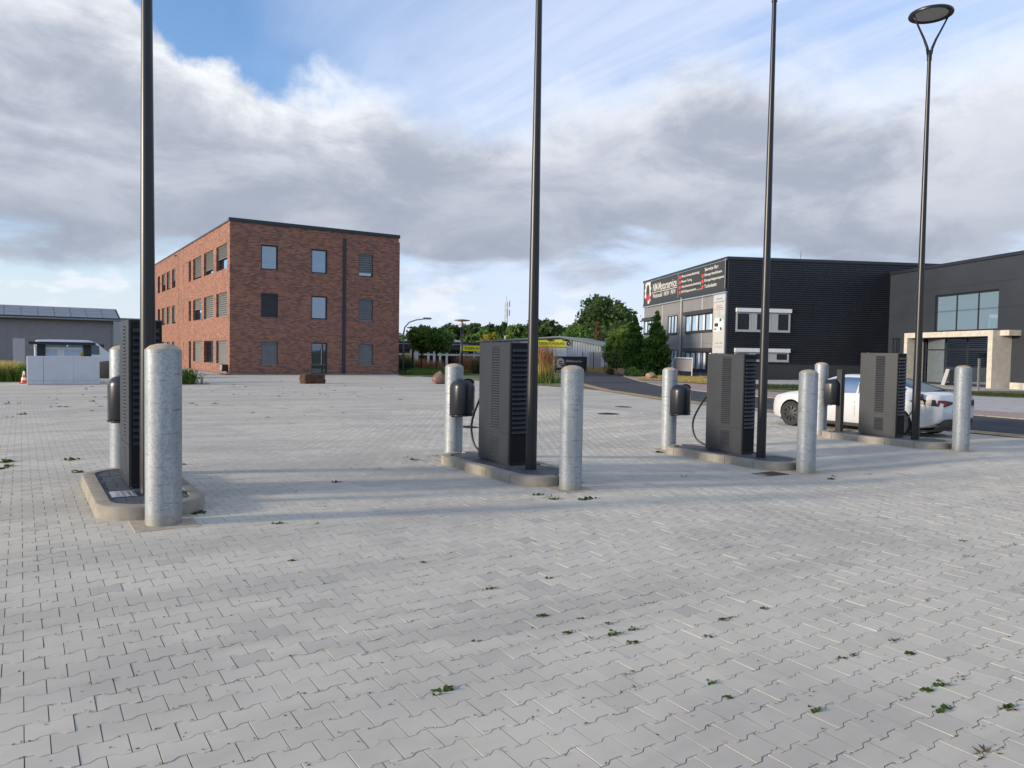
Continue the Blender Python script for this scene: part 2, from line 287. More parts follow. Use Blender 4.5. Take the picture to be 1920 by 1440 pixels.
MB_ = dict(
    brick=brick_mat(), galva=galva_mat(),
    pav1=paver_mat('concrete_paver', 'single'), pavm=paver_mat('concrete_paver_field', 'mass'), pavs=paver_mat('concrete_paving_far', 'sheet'),
    joint=M('joint_sand', (.105, .094, .078), .95, var=.35, scale=30),
    dpaver=M('dark_paver', (.060, .066, .078), .7, var=.3, scale=18, bump=.3, bscale=200, stain=.5, stain_col=(.13, .13, .13), stain_scale=4),
    kerb=M('kerb_concrete', (.285, .26, .215), .9, var=.14, scale=5, bump=.35, bscale=120, stain=.55, stain_col=(.19, .175, .15), stain_scale=3.2, spec=.2),
    conc=M('light_concrete', (.50, .47, .40), .85, var=.10, scale=3, bump=.2, bscale=60, stain=.3, stain_col=(.38, .35, .29), stain_scale=1.2, spec=.25),
    fill=M('concrete_fill', (.40, .345, .26), .9, var=.16, scale=12, bump=.4, bscale=90, spec=.2),
    anthra=M('anthracite_powder_coat', (.0135, .0175, .0255), .46, var=.06, scale=3, bump=.06, bscale=400, spec=.45, stain=.25, stain_col=(.021, .024, .030), stain_scale=4),
    anthd=M('dark_louvre_coat', (.016, .018, .024), .5, var=.08, scale=4, spec=.4),
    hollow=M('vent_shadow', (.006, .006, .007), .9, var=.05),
    pole=M('pole_coat', (.0055, .0065, .009), .36, var=.12, scale=5, spec=.5),
    bin=M('bin_coat', (.010, .013, .019), .33, var=.08, scale=5, spec=.5),
    black=M('black_plastic', (.012, .012, .013), .5, var=.1),
    rubber=M('cable_rubber', (.010, .010, .011), .42, var=.1),
    white=M('white_metal', (.68, .69, .70), .45, var=.05, scale=3),
    plaster=M('grey_render', (.27, .26, .275), .9, var=.07, scale=1.2, stain=.2, stain_col=(.21, .205, .215), stain_scale=.5),
    gutter=M('zinc_gutter', (.26, .26, .26), .5, .5, var=.1),
    solar=M('solar_panel', (.20, .205, .21), .42, var=.1, scale=2, spec=.6),  # sky reflection on the panels put into a lighter base grey
    steel=M('bright_steel', (.55, .56, .57), .35, .8, var=.1),
    lens=M('lamp_lens', (.34, .35, .33), .4, var=.06),
    rust=M('rusty_iron', (.085, .035, .022), .85, var=.3, scale=25, bump=.4),
    iron=M('cast_iron', (.035, .033, .032), .7, .3, var=.25, scale=20, bump=.4),
    asphalt=M('asphalt', (.062, .063, .068), .92, var=.16, scale=.8, bump=.35, bscale=120, stain=.4, stain_col=(.09, .088, .085), stain_scale=.25, spec=.2),
    pink=M('red_paving', (.33, .235, .20), .9, var=.25, scale=9, bump=.4, bscale=20, stain=.4, stain_col=(.40, .33, .29), stain_scale=1),
    slab=M('grey_paving', (.40, .375, .35), .9, var=.12, scale=2, stain=.3, stain_scale=.4),
    soil=M('dry_verge', (.34, .235, .12), .95, var=.3, scale=5, bump=.5, bscale=30, stain=.5, stain_col=(.17, .15, .075), stain_scale=1.3),
    lawn=M('lawn', (.095, .13, .035), .95, var=.35, scale=3, bump=.5, bscale=40, stain=.45, stain_col=(.20, .16, .06), stain_scale=.8),
    ground=M('meadow', (.12, .13, .05), .95, var=.3, scale=.3, bump=.3, bscale=8, stain=.5, stain_col=(.17, .14, .07), stain_scale=.05),
    bark=M('bark', (.075, .055, .04), .95, var=.3, scale=10, bump=.5),
    stone_r=M('red_boulder', (.23, .135, .11), .9, var=.3, scale=7, bump=.9, bscale=16, stain=.5, stain_col=(.34, .27, .22), stain_scale=5, spec=.2),
    stone_b=M('rust_brown_block', (.075, .042, .030), .9, var=.28, scale=4, bump=.8, bscale=14, stain=.5, stain_col=(.19, .10, .06), stain_scale=2, spec=.2),
    stone_t=M('tan_boulder', (.30, .21, .14), .9, var=.25, scale=7, bump=.8, bscale=14, spec=.2),
    roofing=M('roof_trim', (.020, .024, .032), .5, var=.1),
    frame=M('window_frame', (.018, .020, .024), .45, var=.08),
    blind=M('blind_slats', (.19, .195, .20), .5, .2, var=.08, scale=2),
    blind_l=M('pale_blind_slats', (.165, .17, .16), .55, .1, var=.08, scale=2),
    shut=M('dark_shutter', (.055, .058, .064), .5, .2, var=.1),
    clad=M('black_cladding', (.019, .022, .031), .38, .1, var=.10, scale=.6, spec=.5),
    clad2=M('dark_flat_cladding', (.031, .037, .048), .45, .1, var=.07, scale=.35, spec=.5),
    panel=M('light_grey_panel', (.20, .20, .205), .6, var=.05, scale=.5),
    panel_l=M('pale_strip', (.36, .37, .39), .6, var=.05),
    signbg=M('sign_charcoal', (.030, .033, .037), .55, var=.05),
    signw=M('sign_white', (.62, .61, .58), .6, var=.02), signr=M('sign_red', (.62, .045, .03), .55, var=.04),
    signb=M('sign_blue', (.05, .17, .42), .55, var=.04), yellow=M('sign_yellow', (.80, .76, .02), .55, var=.03),
    poster=M('poster_white', (.46, .47, .46), .6, var=.03), postg=M('poster_grey_green', (.40, .44, .42), .6, var=.15, scale=3),
    hall=M('corrugated_pale_metal', (.55, .59, .65), .45, .25, var=.06, scale=.4),
    hallroof=M('green_grey_roof', (.20, .25, .22), .6, .1, var=.08),
    orange=M('orange_plastic', (.55, .085, .02), .5, var=.06), reflw=M('white_band', (.75, .74, .72), .5),
    carw=M('white_car_paint', (.52, .53, .545), .22, var=.02, spec=.5, coat=1.0),
    tyre=M('tyre', (.016, .016, .017), .8, var=.15), rim=M('dark_rim', (.040, .042, .046), .38, .5, var=.1),
    tail=M('tail_light_red', (.22, .008, .007), .35), lightg=M('clear_lamp', (.42, .44, .47), .15, coat=.6),
    trim=M('black_trim', (.010, .010, .011), .35),
    glass=glass_mat('window_glass', (.018, .022, .028), .34), glassd=glass_mat('dark_window_glass', (.012, .014, .016), .12),
    glassb=glass_mat('mirror_window_glass', (.02, .04, .075), .24), glassc=glass_mat('car_glass', (.055, .068, .068), .04, fk=.5),  # glassb: mirrored blue sky partly put into the diffuse tint
    glass_sky=glass_mat('sky_painted_glass', (.18, .27, .35), .03, fk=.3),  # sky reflection painted in as the panes' blue diffuse colour
    wallw=M('white_wall_panel', (.52, .54, .57), .6, var=.04, scale=2, stain=.2, stain_scale=1.5),
    sill=M('plinth', (.19, .185, .18), .9, var=.12),
    leaf_dk=leaf_mat('leaf_dark', (0.0345, 0.069, 0.0255), (0.12, 0.188, 0.057)),
    leaf_md=leaf_mat('leaf_mid', (0.0637, 0.124, 0.0299), (0.192, 0.308, 0.0741)),
    leaf_lt=leaf_mat('leaf_light', (0.102, 0.182, 0.0336), (0.274, 0.388, 0.0804)),
    leaf_yl=leaf_mat('leaf_yellowing', (0.228, 0.209, 0.023), (0.494, 0.399, 0.057)),
    leaf_br=leaf_mat('leaf_withered', (0.114, 0.095, 0.042), (0.285, 0.190, 0.085)),
    leaf_cy=leaf_mat('leaf_columnar', (.036, .085, .020), (.155, .285, .048)),
    grass_g=leaf_mat('grass_green', (0.083, 0.158, 0.022), (0.195, 0.285, 0.053)),
    grass_d=leaf_mat('grass_dark', (0.033, 0.053, 0.024), (0.090, 0.120, 0.053)),
    grass_r=leaf_mat('grass_russet', (0.240, 0.112, 0.045), (0.510, 0.285, 0.150)),
    grass_y=leaf_mat('grass_straw', (0.360, 0.285, 0.090), (0.630, 0.480, 0.180)),
    weed=leaf_mat('weed_green', (0.0371, 0.0735, 0.0126), (0.105, 0.168, 0.0315)), weed_d=leaf_mat('weed_dry', (0.090, 0.083, 0.030), (0.210, 0.165, 0.068)),
)
K = MB_

# ------------------------------------------------------------------ mesh helpers
def link(o, parent=None):
    COL.objects.link(o)
    if parent is not None: o.parent = parent
    return o
def tag(o, label=None, cat=None, group=None, kind=None):
    if label: o['label'] = label
    if cat: o['category'] = cat
    if group: o['group'] = group
    if kind: o['kind'] = kind
    return o
def empty(name, loc, rz=0.0, label=None, cat=None, group=None):
    o = bpy.data.objects.new(name, None); o.location = loc; o.rotation_euler = (0, 0, rz); o.empty_display_size = .2
    COL.objects.link(o)
    return tag(o, label, cat, group)

class MB:
    def __init__(s): s.v = []; s.f = []
    def add(s, vs, fs):
        b = len(s.v); s.v += [tuple(p) for p in vs]; s.f += [tuple(i + b for i in f) for f in fs]; return s
    def box(s, x0, x1, y0, y1, z0, z1):
        return s.add([(x0, y0, z0), (x1, y0, z0), (x1, y1, z0), (x0, y1, z0), (x0, y0, z1), (x1, y0, z1), (x1, y1, z1), (x0, y1, z1)],
                     [(0, 3, 2, 1), (4, 5, 6, 7), (0, 1, 5, 4), (1, 2, 6, 5), (2, 3, 7, 6), (3, 0, 4, 7)])
    def bbox(s, x0, x1, y0, y1, z0, z1, b=.01):
        """box with chamfered edges"""
        bm = bmesh.new(); bmesh.ops.create_cube(bm, size=1)
        for v in bm.verts: v.co = ((x0 + x1) / 2 + v.co.x * (x1 - x0), (y0 + y1) / 2 + v.co.y * (y1 - y0), (z0 + z1) / 2 + v.co.z * (z1 - z0))
        bmesh.ops.bevel(bm, geom=bm.edges[:], offset=b, segments=2, affect='EDGES', profile=.6)
        bm.verts.index_update()
        s.add([v.co for v in bm.verts], [[v.index for v in f.verts] for f in bm.faces]); bm.free(); return s
    def prism(s, poly, z0, z1):
        n = len(poly)
        return s.add([(x, y, z0) for x, y in poly] + [(x, y, z1) for x, y in poly],
                     [tuple(range(n))[::-1], tuple(range(n, 2 * n))] + [(i, (i + 1) % n, n + (i + 1) % n, n + i) for i in range(n)])
    def lathe(s, prof, seg=24, cx=0, cy=0, cap=True):
        vs = []; fs = []
        for r, z in prof:
            for k in range(seg):
                a = 2 * math.pi * k / seg; vs.append((cx + r * math.cos(a), cy + r * math.sin(a), z))
        for i in range(len(prof) - 1):
            for k in range(seg):
                k2 = (k + 1) % seg
                fs.append((i * seg + k, i * seg + k2, (i + 1) * seg + k2, (i + 1) * seg + k))
        if cap:
            fs.append(tuple(range(seg))[::-1]); fs.append(tuple((len(prof) - 1) * seg + k for k in range(seg)))
        return s.add(vs, fs)
    def tube(s, path, rad, seg=8):
        path = [Vector(p) for p in path]; vs = []; fs = []; n = len(path)
        rr = rad if isinstance(rad, (list, tuple)) else [rad] * n
        ref = None
        for i, p in enumerate(path):
            t = (path[min(i + 1, n - 1)] - path[max(i - 1, 0)]).normalized()
            if ref is None:
                ref = t.orthogonal().normalized()
            ref = (ref - t * ref.dot(t)).normalized(); b = t.cross(ref)
            for k in range(seg):
                a = 2 * math.pi * k / seg; vs.append(p + (ref * math.cos(a) + b * math.sin(a)) * rr[i])
        for i in range(n - 1):
            for k in range(seg):
                k2 = (k + 1) % seg; fs.append((i * seg + k, i * seg + k2, (i + 1) * seg + k2, (i + 1) * seg + k))
        fs.append(tuple(range(seg))[::-1]); fs.append(tuple((n - 1) * seg + k for k in range(seg)))
        return s.add(vs, fs)
    def mesh(s, name, smooth=False, auto=None):
        me = bpy.data.meshes.new(name); me.from_pydata(s.v, [], s.f); me.update()
        if smooth or auto is not None:
            me.shade_smooth()
            if auto is not None: me.set_sharp_from_angle(angle=R(auto))
        return me
    def build(s, name, mat, parent=None, smooth=False, auto=None, loc=None):
        me = s.mesh(name, smooth, auto); me.materials.append(K[mat] if isinstance(mat, str) else mat)
        o = bpy.data.objects.new(name, me)
        if loc is not None: o.location = loc
        return link(o, parent)

def copy_tree(o, parent=None):
    c = o.copy(); COL.objects.link(c); c.parent = parent
    for ch in o.children: copy_tree(ch, c)
    return c

def np_mesh(name, verts, quads):
    """fast quad mesh from numpy arrays"""
    me = bpy.data.meshes.new(name); nv, nf = len(verts), len(quads); k = quads.shape[1]
    me.vertices.add(nv); me.vertices.foreach_set('co', np.asarray(verts, np.float32).ravel())
    me.loops.add(nf * k); me.loops.foreach_set('vertex_index', np.asarray(quads, np.int32).ravel())
    me.polygons.add(nf); me.polygons.foreach_set('loop_start', np.arange(0, nf * k, k, dtype=np.int32))
    me.polygons.foreach_set('loop_total', np.full(nf, k, np.int32))
    me.update(calc_edges=True); me.validate(); me.shade_flat()
    return me

def leaf_quads(P, size, aspect=.6, up=.0):
    """randomly turned leaf-sized quads at the points P"""
    n = len(P); a = nr.normal(size=(n, 3)); a /= np.linalg.norm(a, axis=1)[:, None]
    b = nr.normal(size=(n, 3)); b -= a * (a * b).sum(1)[:, None]; b /= np.linalg.norm(b, axis=1)[:, None]
    if up:
        a[:, 2] = np.abs(a[:, 2]) + up; a /= np.linalg.norm(a, axis=1)[:, None]
        b -= a * (a * b).sum(1)[:, None]; b /= np.linalg.norm(b, axis=1)[:, None]
    sz = size * nr.uniform(.6, 1.35, n)[:, None]
    c = np.cross(a, b) * sz * .18
    V = np.stack([P - a * sz, P + b * sz * aspect + c, P + a * sz, P - b * sz * aspect + c], 1).reshape(-1, 3)
    return V, np.arange(4 * n).reshape(n, 4)

def crown_points(ells, n, clump=.16, per=34, hollow=.55):
    """points in clumps spread through ellipsoids, fewer in the middle: uneven outline with gaps"""
    vol = np.array([e[3] * e[4] * e[5] for e in ells]) ** .75; vol /= vol.sum(); out = []
    for e, fr in zip(ells, vol):
        k = max(6, int(n * fr / per)); d = nr.normal(size=(k, 3)); d /= np.linalg.norm(d, axis=1)[:, None]
        r = nr.uniform(hollow ** 2, 1.0, k) ** .5 * nr.uniform(.84, 1.10, k)
        cs = d * r[:, None] * np.array(e[3:6]) + np.array(e[:3])
        sp = clump * (e[3] + e[4] + e[5]) / 3 * nr.uniform(.55, 1.3, k)
        pts = cs[:, None, :] + nr.normal(size=(k, per, 3)) * sp[:, None, None] * np.array([1, 1, .75])
        out.append(pts.reshape(-1, 3))
    return np.concatenate(out)

def tree(name, label, loc, ells, n, leaf, mat, trunk_h, trunk_r, group=None, cat='tree', limbs=6, clump=.16, up=0, hollow=.55):
    t = empty(name, loc, 0, label, cat, group)
    P = crown_points(ells, n, clump, hollow=hollow); P = P[P[:, 2] > .12]
    V, Q = leaf_quads(P, leaf, up=up)
    me = np_mesh('crown', V, Q); me.materials.append(K[mat]); link(bpy.data.objects.new('crown', me), t)
    m = MB(); top = max(e[2] for e in ells)
    m.tube([(0, 0, -.15), (.02, 0, .1), (.03, .02, trunk_h * .5), (0, .05, trunk_h), (.05, 0, top)], [trunk_r * 1.35, trunk_r, trunk_r * .85, trunk_r * .7, trunk_r * .12], 9)
    for k in range(limbs):
        e = ells[k % len(ells)]; a = rnd.uniform(0, 6.28); z0 = trunk_h * rnd.uniform(.75, 1.25)
        p1 = Vector((e[0] + e[3] * .7 * math.cos(a), e[1] + e[4] * .7 * math.sin(a), e[2] + e[5] * rnd.uniform(-.2, .5)))
        p0 = Vector((0, 0, z0)); mid = (p0 + p1) / 2 + Vector((0, 0, .12 * (p1 - p0).length))
        m.tube([p0, mid, p1], [trunk_r * .42, trunk_r * .28, trunk_r * .06], 6)
    m.build('trunk', 'bark', t, smooth=True)
    return t

def blades(name, mat, pts, h, wid=.012, lean=.35, parent=None, kind='stuff', bend=True):
    """grass blades as bent tapered strips"""
    P = np.asarray(pts, float); n = len(P); a = nr.uniform(0, 6.283, n); hh = h * nr.uniform(.5, 1.2, n); ln = lean * hh * nr.uniform(.1, 1.2, n)
    dx, dy = np.cos(a), np.sin(a); wd = wid * nr.uniform(.6, 1.4, n); b = a + nr.uniform(.8, 2.3, n); wx, wy = np.cos(b) * wd, np.sin(b) * wd
    z = np.zeros(n)
    r0 = np.stack([-wx, -wy, z], 1); r1 = np.stack([wx, wy, z], 1)
    m0 = np.stack([dx * ln * .3, dy * ln * .3, hh * .6], 1); tp = np.stack([dx * ln, dy * ln, hh], 1)
    V = np.stack([P + r0, P + r1, P + m0 + r1 * .8, P + m0 + r0 * .8, P + tp + r1 * .12, P + tp + r0 * .12], 1).reshape(-1, 3)
    i = np.arange(n)[:, None] * 6
    Q = np.concatenate([i + np.array([[0, 1, 2, 3]]), i + np.array([[3, 2, 4, 5]])])
    me = np_mesh(name, V, Q); me.materials.append(K[mat])
    o = link(bpy.data.objects.new(name, me), parent)
    if kind: o['kind'] = kind
    return o

def sheet(name, poly, z, mat, label=None, cat=None, kind='structure', parent=None):
    me = bpy.data.meshes.new(name); me.from_pydata([(x, y, z) for x, y in poly], [], [tuple(range(len(poly)))]); me.update()
    me.materials.append(K[mat]); o = link(bpy.data.objects.new(name, me), parent); tag(o, label, cat, None, kind); return o

def strip(name, left, right, zf, mat, label=None, kind='structure', cat=None, sub=6):
    """ground strip between two edge lines, following the ground"""
    def dens(p):
        o = []
        for (a, b) in zip(p, p[1:]):
            for k in range(sub): o.append((a[0] + (b[0] - a[0]) * k / sub, a[1] + (b[1] - a[1]) * k / sub))
        return o + [p[-1]]
    L, Rr = dens(left), dens(right); vs = []; fs = []
    for i, (a, b) in enumerate(zip(L, Rr)):
        for k in range(5):
            t = k / 4; x, y = a[0] + (b[0] - a[0]) * t, a[1] + (b[1] - a[1]) * t; vs.append((x, y, zf(x, y)))
        if i:
            for k in range(4): j = (i - 1) * 5 + k; fs.append((j, j + 1, j + 6, j + 5))
    m = MB(); m.add(vs, fs); o = m.build(name, mat); tag(o, label, cat, None, kind); return o

def text(name, body, mat, parent, mx, width=None, height=None, ext=.004, shear=0.0, bold=0.0):
    """flat lettering as a thin mesh; mx places the lower left corner, x along the line, y up"""
    cu = bpy.data.curves.new(name, 'FONT'); cu.body = body; cu.size = 1.0; cu.extrude = 0.0; cu.shear = shear; cu.offset = bold; cu.resolution_u = 2
    tmp = bpy.data.objects.new('tmp', cu); COL.objects.link(tmp)
    bpy.context.view_layer.update()
    me = bpy.data.meshes.new_from_object(tmp.evaluated_get(bpy.context.evaluated_depsgraph_get()))
    bpy.data.objects.remove(tmp); bpy.data.curves.remove(cu)
    co = np.empty(len(me.vertices) * 3, np.float32); me.vertices.foreach_get('co', co); co = co.reshape(-1, 3)
    mn, mxx = co.min(0), co.max(0); s = mxx - mn
    fy = height / s[1] if height else (width / s[0]); fx = width / s[0] if width else fy
    co[:, 0] = (co[:, 0] - mn[0]) * fx; co[:, 1] = (co[:, 1] - mn[1]) * fy; co[:, 2] = ext
    me.vertices.foreach_set('co', co.ravel()); me.update(); me.name = name
    me.materials.clear(); me.materials.append(K[mat])
    o = link(bpy.data.objects.new(name, me), parent); o.matrix_local = mx
    return o

def facemx(origin, xdir, ydir=(0, 0, 1)):
    x = Vector(xdir); y = Vector(ydir); z = x.cross(y)
    m = Matrix((x, y, z)).transposed().to_4x4(); m.translation = Vector(origin); return m

# ================================================================== GROUND
RN = [(20.3, -12), (20.3, 0), (20.4, 10), (21.2, 17), (22.2, 23), (24.4, 29), (28.2, 36), (35, 47), (47, 61), (66, 80)]     # near edge of the road
RF = [(25.2, -12), (25.2, 0), (25.4, 11), (26.6, 19), (28.2, 26), (30.6, 31.5), (34.8, 38), (42, 48), (53.5, 60), (74, 78)]  # far edge
def road_near_x(y):
    for (a, b) in zip(RN, RN[1:]):
        if y < b[1]: return a[0] + (b[0] - a[0]) * (y - a[1]) / (b[1] - a[1])
    return 66
X0, X1, Y0, Y1 = -70, 24, -30, 70
big = [(-3000, -3000), (3000, -3000), (3000, 3000), (-3000, 3000)]
gm = MB(); zG = -.145
gm.add([(-3000, -3000, zG), (3000, -3000, zG), (3000, Y0, zG), (-3000, Y0, zG)], [(0, 1, 2, 3)])
gm.add([(-3000, Y1, zG), (3000, Y1, zG), (3000, 3000, zG), (-3000, 3000, zG)], [(0, 1, 2, 3)])
gm.add([(-3000, Y0, zG), (X0, Y0, zG), (X0, Y1, zG), (-3000, Y1, zG)], [(0, 1, 2, 3)])
gm.add([(X1, Y0, zG), (3000, Y0, zG), (3000, Y1, zG), (X1, Y1, zG)], [(0, 1, 2, 3)])
tag(gm.build('ground', 'ground'), 'dry meadow ground reaching to the horizon', kind='structure')

# paving: 1 m cells; those near and in front of the camera carry real pavers, the others a paver pattern
def in_detail(x, y):
    if x > road_near_x(y) - .55: return False
    px, py, zc = proj((x, y, 0))
    if zc < .3: return math.hypot(x, y) < 5
    return zc < 24 and -500 - 4200 / zc < px < 2420 + 4200 / zc
nx, ny = X1 - X0, Y1 - Y0
det = np.zeros((nx, ny), bool)
for i in range(nx):
    for j in range(ny):
        det[i, j] = all(in_detail(X0 + i + a, Y0 + j + b) for a in (0, 1) for b in (0, 1))
pv, pf, pmi = [], [], []
idx = {}
def pvert(x, y, d):
    k = (x, y, d)
    if k not in idx: idx[k] = len(pv); pv.append((x, y, G(x, y) - (.0040 if d else .002)))
    return idx[k]
for i in range(nx):
    for j in range(ny):
        d_ = det[i, j]; st = 2 if (abs(X0 + i - 8) < 16 and 2 < Y0 + j < 16) else 1
        for a in range(st):
            for b in range(st):
                x, y, s_ = X0 + i + a / st, Y0 + j + b / st, 1 / st
                pf.append((pvert(x, y, d_), pvert(x + s_, y, d_), pvert(x + s_, y + s_, d_), pvert(x, y + s_, d_))); pmi.append(1 if d_ else 0)
me = bpy.data.meshes.new('paving'); me.from_pydata(pv, [], pf); me.update()
me.materials.append(K['pavs']); me.materials.append(K['joint']); me.polygons.foreach_set('material_index', pmi); me.shade_smooth()
paving = link(bpy.data.objects.new('paving', me)); tag(paving, 'light grey interlocking concrete paving of the charging yard', kind='structure')

# one bone-shaped paver: 18 cm along the row, rows 15 cm apart, neighbours half a stone over
PL, PW, PA = .182, .151, .0115
def bone(inset):
    h, e = PW / 2 - inset, PL / 2 - inset
    xs = [(-e, PA), (-.060, PA), (-.032, -PA), (.032, -PA), (.060, PA), (e, PA)]
    return [(x, -(h + a)) for x, a in xs] + [(x, h + a) for x, a in xs[::-1]]
bo_top, bo_bot = np.array(bone(.0025)), np.array(bone(.0017)); NB = len(bo_top)
centers = []
for r_ in range(int(Y0 / PW), int(Y1 / PW) + 1):
    y = (r_ + .5) * PW; off = .5 * PL * (r_ % 2)
    for c_ in range(int(X0 / PL), int(X1 / PL)):
        x = (c_ + .5) * PL + off; i, j = int(math.floor(x - X0)), int(math.floor(y - Y0))
        if 0 <= i < nx and 0 <= j < ny and det[i, j]: centers.append((x, y))
ISX = [1.03 + 4.54 * k for k in range(4)]; IS_Y0, IS_Y1, IS_HW, IS_R = 7.46, 10.06, .475, .43
def under_island(x, y): return any(abs(x - c) < IS_HW - .12 and IS_Y0 + .12 < y < IS_Y1 - .12 for c in ISX)
centers = [c for c in centers if not under_island(*c)]
def rank(c):
    px, py, zc = proj((c[0], c[1], G(*c)))
    return zc if (-40 < px < 1960 and py < 1480) else 1e6 + zc
centers.sort(key=rank)
NS = 300
sm = MB(); sm.add([(x, y, 0) for x, y in bo_top] + [(x, y, -.0045) for x, y in bo_bot],
                  [tuple(range(NB))] + [(i, NB + i, NB + (i + 1) % NB, (i + 1) % NB) for i in range(NB)])
sm_me = sm.mesh('paver'); sm_me.materials.append(K['pav1'])
for (x, y) in centers[:NS]:
    o = bpy.data.objects.new('paver', sm_me); o.location = (x, y, G(x, y) + rnd.uniform(-.0010, .0010))
    e_ = .05; o.rotation_euler = ((G(x, y + e_) - G(x, y - e_)) / (2 * e_) + rnd.uniform(-.008, .008), -(G(x + e_, y) - G(x - e_, y)) / (2 * e_) + rnd.uniform(-.006, .006), 0)
    link(o, paving)
rest = np.array(centers[NS:]); n_ = len(rest)
gx_ = np.linspace(X0, X1, (X1 - X0) * 8 + 1); gy_ = np.linspace(Y0, Y1, (Y1 - Y0) * 4 + 1)
px_ = np.array([[G(a, b) for b in gy_] for a in gx_])
def Gv(x, y):
    fx = (x - X0) * 8; fy = (y - Y0) * 4; i = np.clip(fx.astype(int), 0, len(gx_) - 2); j = np.clip(fy.astype(int), 0, len(gy_) - 2); a = fx - i; b = fy - j
    return (px_[i, j] * (1 - a) * (1 - b) + px_[i + 1, j] * a * (1 - b) + px_[i, j + 1] * (1 - a) * b + px_[i + 1, j + 1] * a * b)
dz = nr.uniform(-.0010, .0010, n_)[:, None]; tx = nr.uniform(-.009, .009, (n_, 1)); ty = nr.uniform(-.006, .006, (n_, 1))
def ring(o, zo):
    X = rest[:, 0:1] + o[None, :, 0]; Y = rest[:, 1:2] + o[None, :, 1]
    return np.stack([X, Y, Gv(X, Y) + zo + dz + tx * o[None, :, 1] + ty * o[None, :, 0]], 2)
V = np.concatenate([ring(bo_top, 0), ring(bo_bot, -.0045)], 1).reshape(-1, 3)
b_ = (np.arange(n_) * 2 * NB)[:, None]
me = bpy.data.meshes.new('paver_field')
me.vertices.add(len(V)); me.vertices.foreach_set('co', V.astype(np.float32).ravel())
tops = b_ + np.arange(NB)[None]; ii = np.arange(NB); jj = (ii + 1) % NB
sides = (b_[:, :, None] + np.stack([ii, NB + ii, NB + jj, jj], 1)[None]).reshape(n_, -1)
loops = np.concatenate([tops, sides], 1).ravel(); per = NB + 4 * NB
me.loops.add(len(loops)); me.loops.foreach_set('vertex_index', loops.astype(np.int32))
ls = (np.arange(n_) * per)[:, None] + np.concatenate([[0], NB + 4 * np.arange(NB)])[None]; lt = np.tile(np.concatenate([[NB], np.full(NB, 4)]), n_)
me.polygons.add(len(lt)); me.polygons.foreach_set('loop_start', ls.ravel().astype(np.int32)); me.polygons.foreach_set('loop_total', lt.astype(np.int32))
me.update(calc_edges=True); me.validate(); me.shade_flat(); me.materials.append(K['pavm'])
pfo = link(bpy.data.objects.new('paver_field', me), paving); pfo['kind'] = 'stuff'

# road, verges, pavements on the far side
zf = lambda dzv: (lambda x, y: max(G(x, y), -.2) + dzv)
strip('road', RN, RF, lambda x, y: G(x, y) + .012, 'asphalt', 'dark asphalt access road curving past the yard')
strip('verge', [(x - .55, y - .1) for x, y in RN], [(x + .25, y) for x, y in RN], lambda x, y: G(x, y) + .018, 'soil', 'dry sandy verge strip between paving and road')
SW = [(29.2, -12), (29.2, 0), (29.6, 11), (31.0, 18.5), (32.0, 25), (34.0, 30), (37.6, 36), (44.5, 45.6), (56, 57.6), (76, 75.6)]
strip('pavement', [(x + .1, y) for x, y in RF], SW, lambda x, y: -.112, 'pink', 'reddish paved footway along the far side of the road')
kb = MB()
for a, b in zip(RF, RF[1:]):
    n = max(1, int(math.hypot(b[0] - a[0], b[1] - a[1]) / 1.0))
    for k in range(n):
        p = [(a[0] + (b[0] - a[0]) * t, a[1] + (b[1] - a[1]) * t) for t in (k / n, (k + .985) / n)]
        L = math.hypot(p[1][0] - p[0][0], p[1][1] - p[0][1]); nx_, ny_ = (p[1][1] - p[0][1]) / L * .14, -(p[1][0] - p[0][0]) / L * .14
        kb.prism([(p[0][0], p[0][1]), (p[1][0], p[1][1]), (p[1][0] + nx_, p[1][1] + ny_), (p[0][0] + nx_, p[0][1] + ny_)][::-1], -.2, -.085)
tag(kb.build('kerb', 'kerb'), 'low concrete kerb along the footway', kind='structure')

# ================================================================== CHARGING ISLANDS
def rrect(hw, y0, y1, r, n=9):
    pts = []
    for (cx, cy, a0) in ((hw - r, y0 + r, -90), (hw - r, y1 - r, 0), (-hw + r, y1 - r, 90), (-hw + r, y0 + r, 180)):
        for k in range(n): a = R(a0 + 90 * k / (n - 1)); pts.append((cx + r * math.cos(a), cy + r * math.sin(a)))
    return pts
def clip(poly, cl):
    out = poly
    for (a, b) in zip(cl, cl[1:] + cl[:1]):
        if math.hypot(b[0] - a[0], b[1] - a[1]) < 1e-6: continue
        src, out = out, []
        side = lambda p: (b[0] - a[0]) * (p[1] - a[1]) - (b[1] - a[1]) * (p[0] - a[0])
        for p, q in zip(src, src[1:] + src[:1]):
            sp, sq = side(p), side(q)
            if sp >= 0: out.append(p)
            if sp * sq < 0: t = sp / (sp - sq); out.append((p[0] + (q[0] - p[0]) * t, p[1] + (q[1] - p[1]) * t))
        if not out: break
    return out
IL = IS_Y1 - IS_Y0; KH = .125; KW = .13
FROM_CAR = ['three islands over from the white car', 'two islands over from the white car', 'one island over from the white car', 'on the island next to the white car']
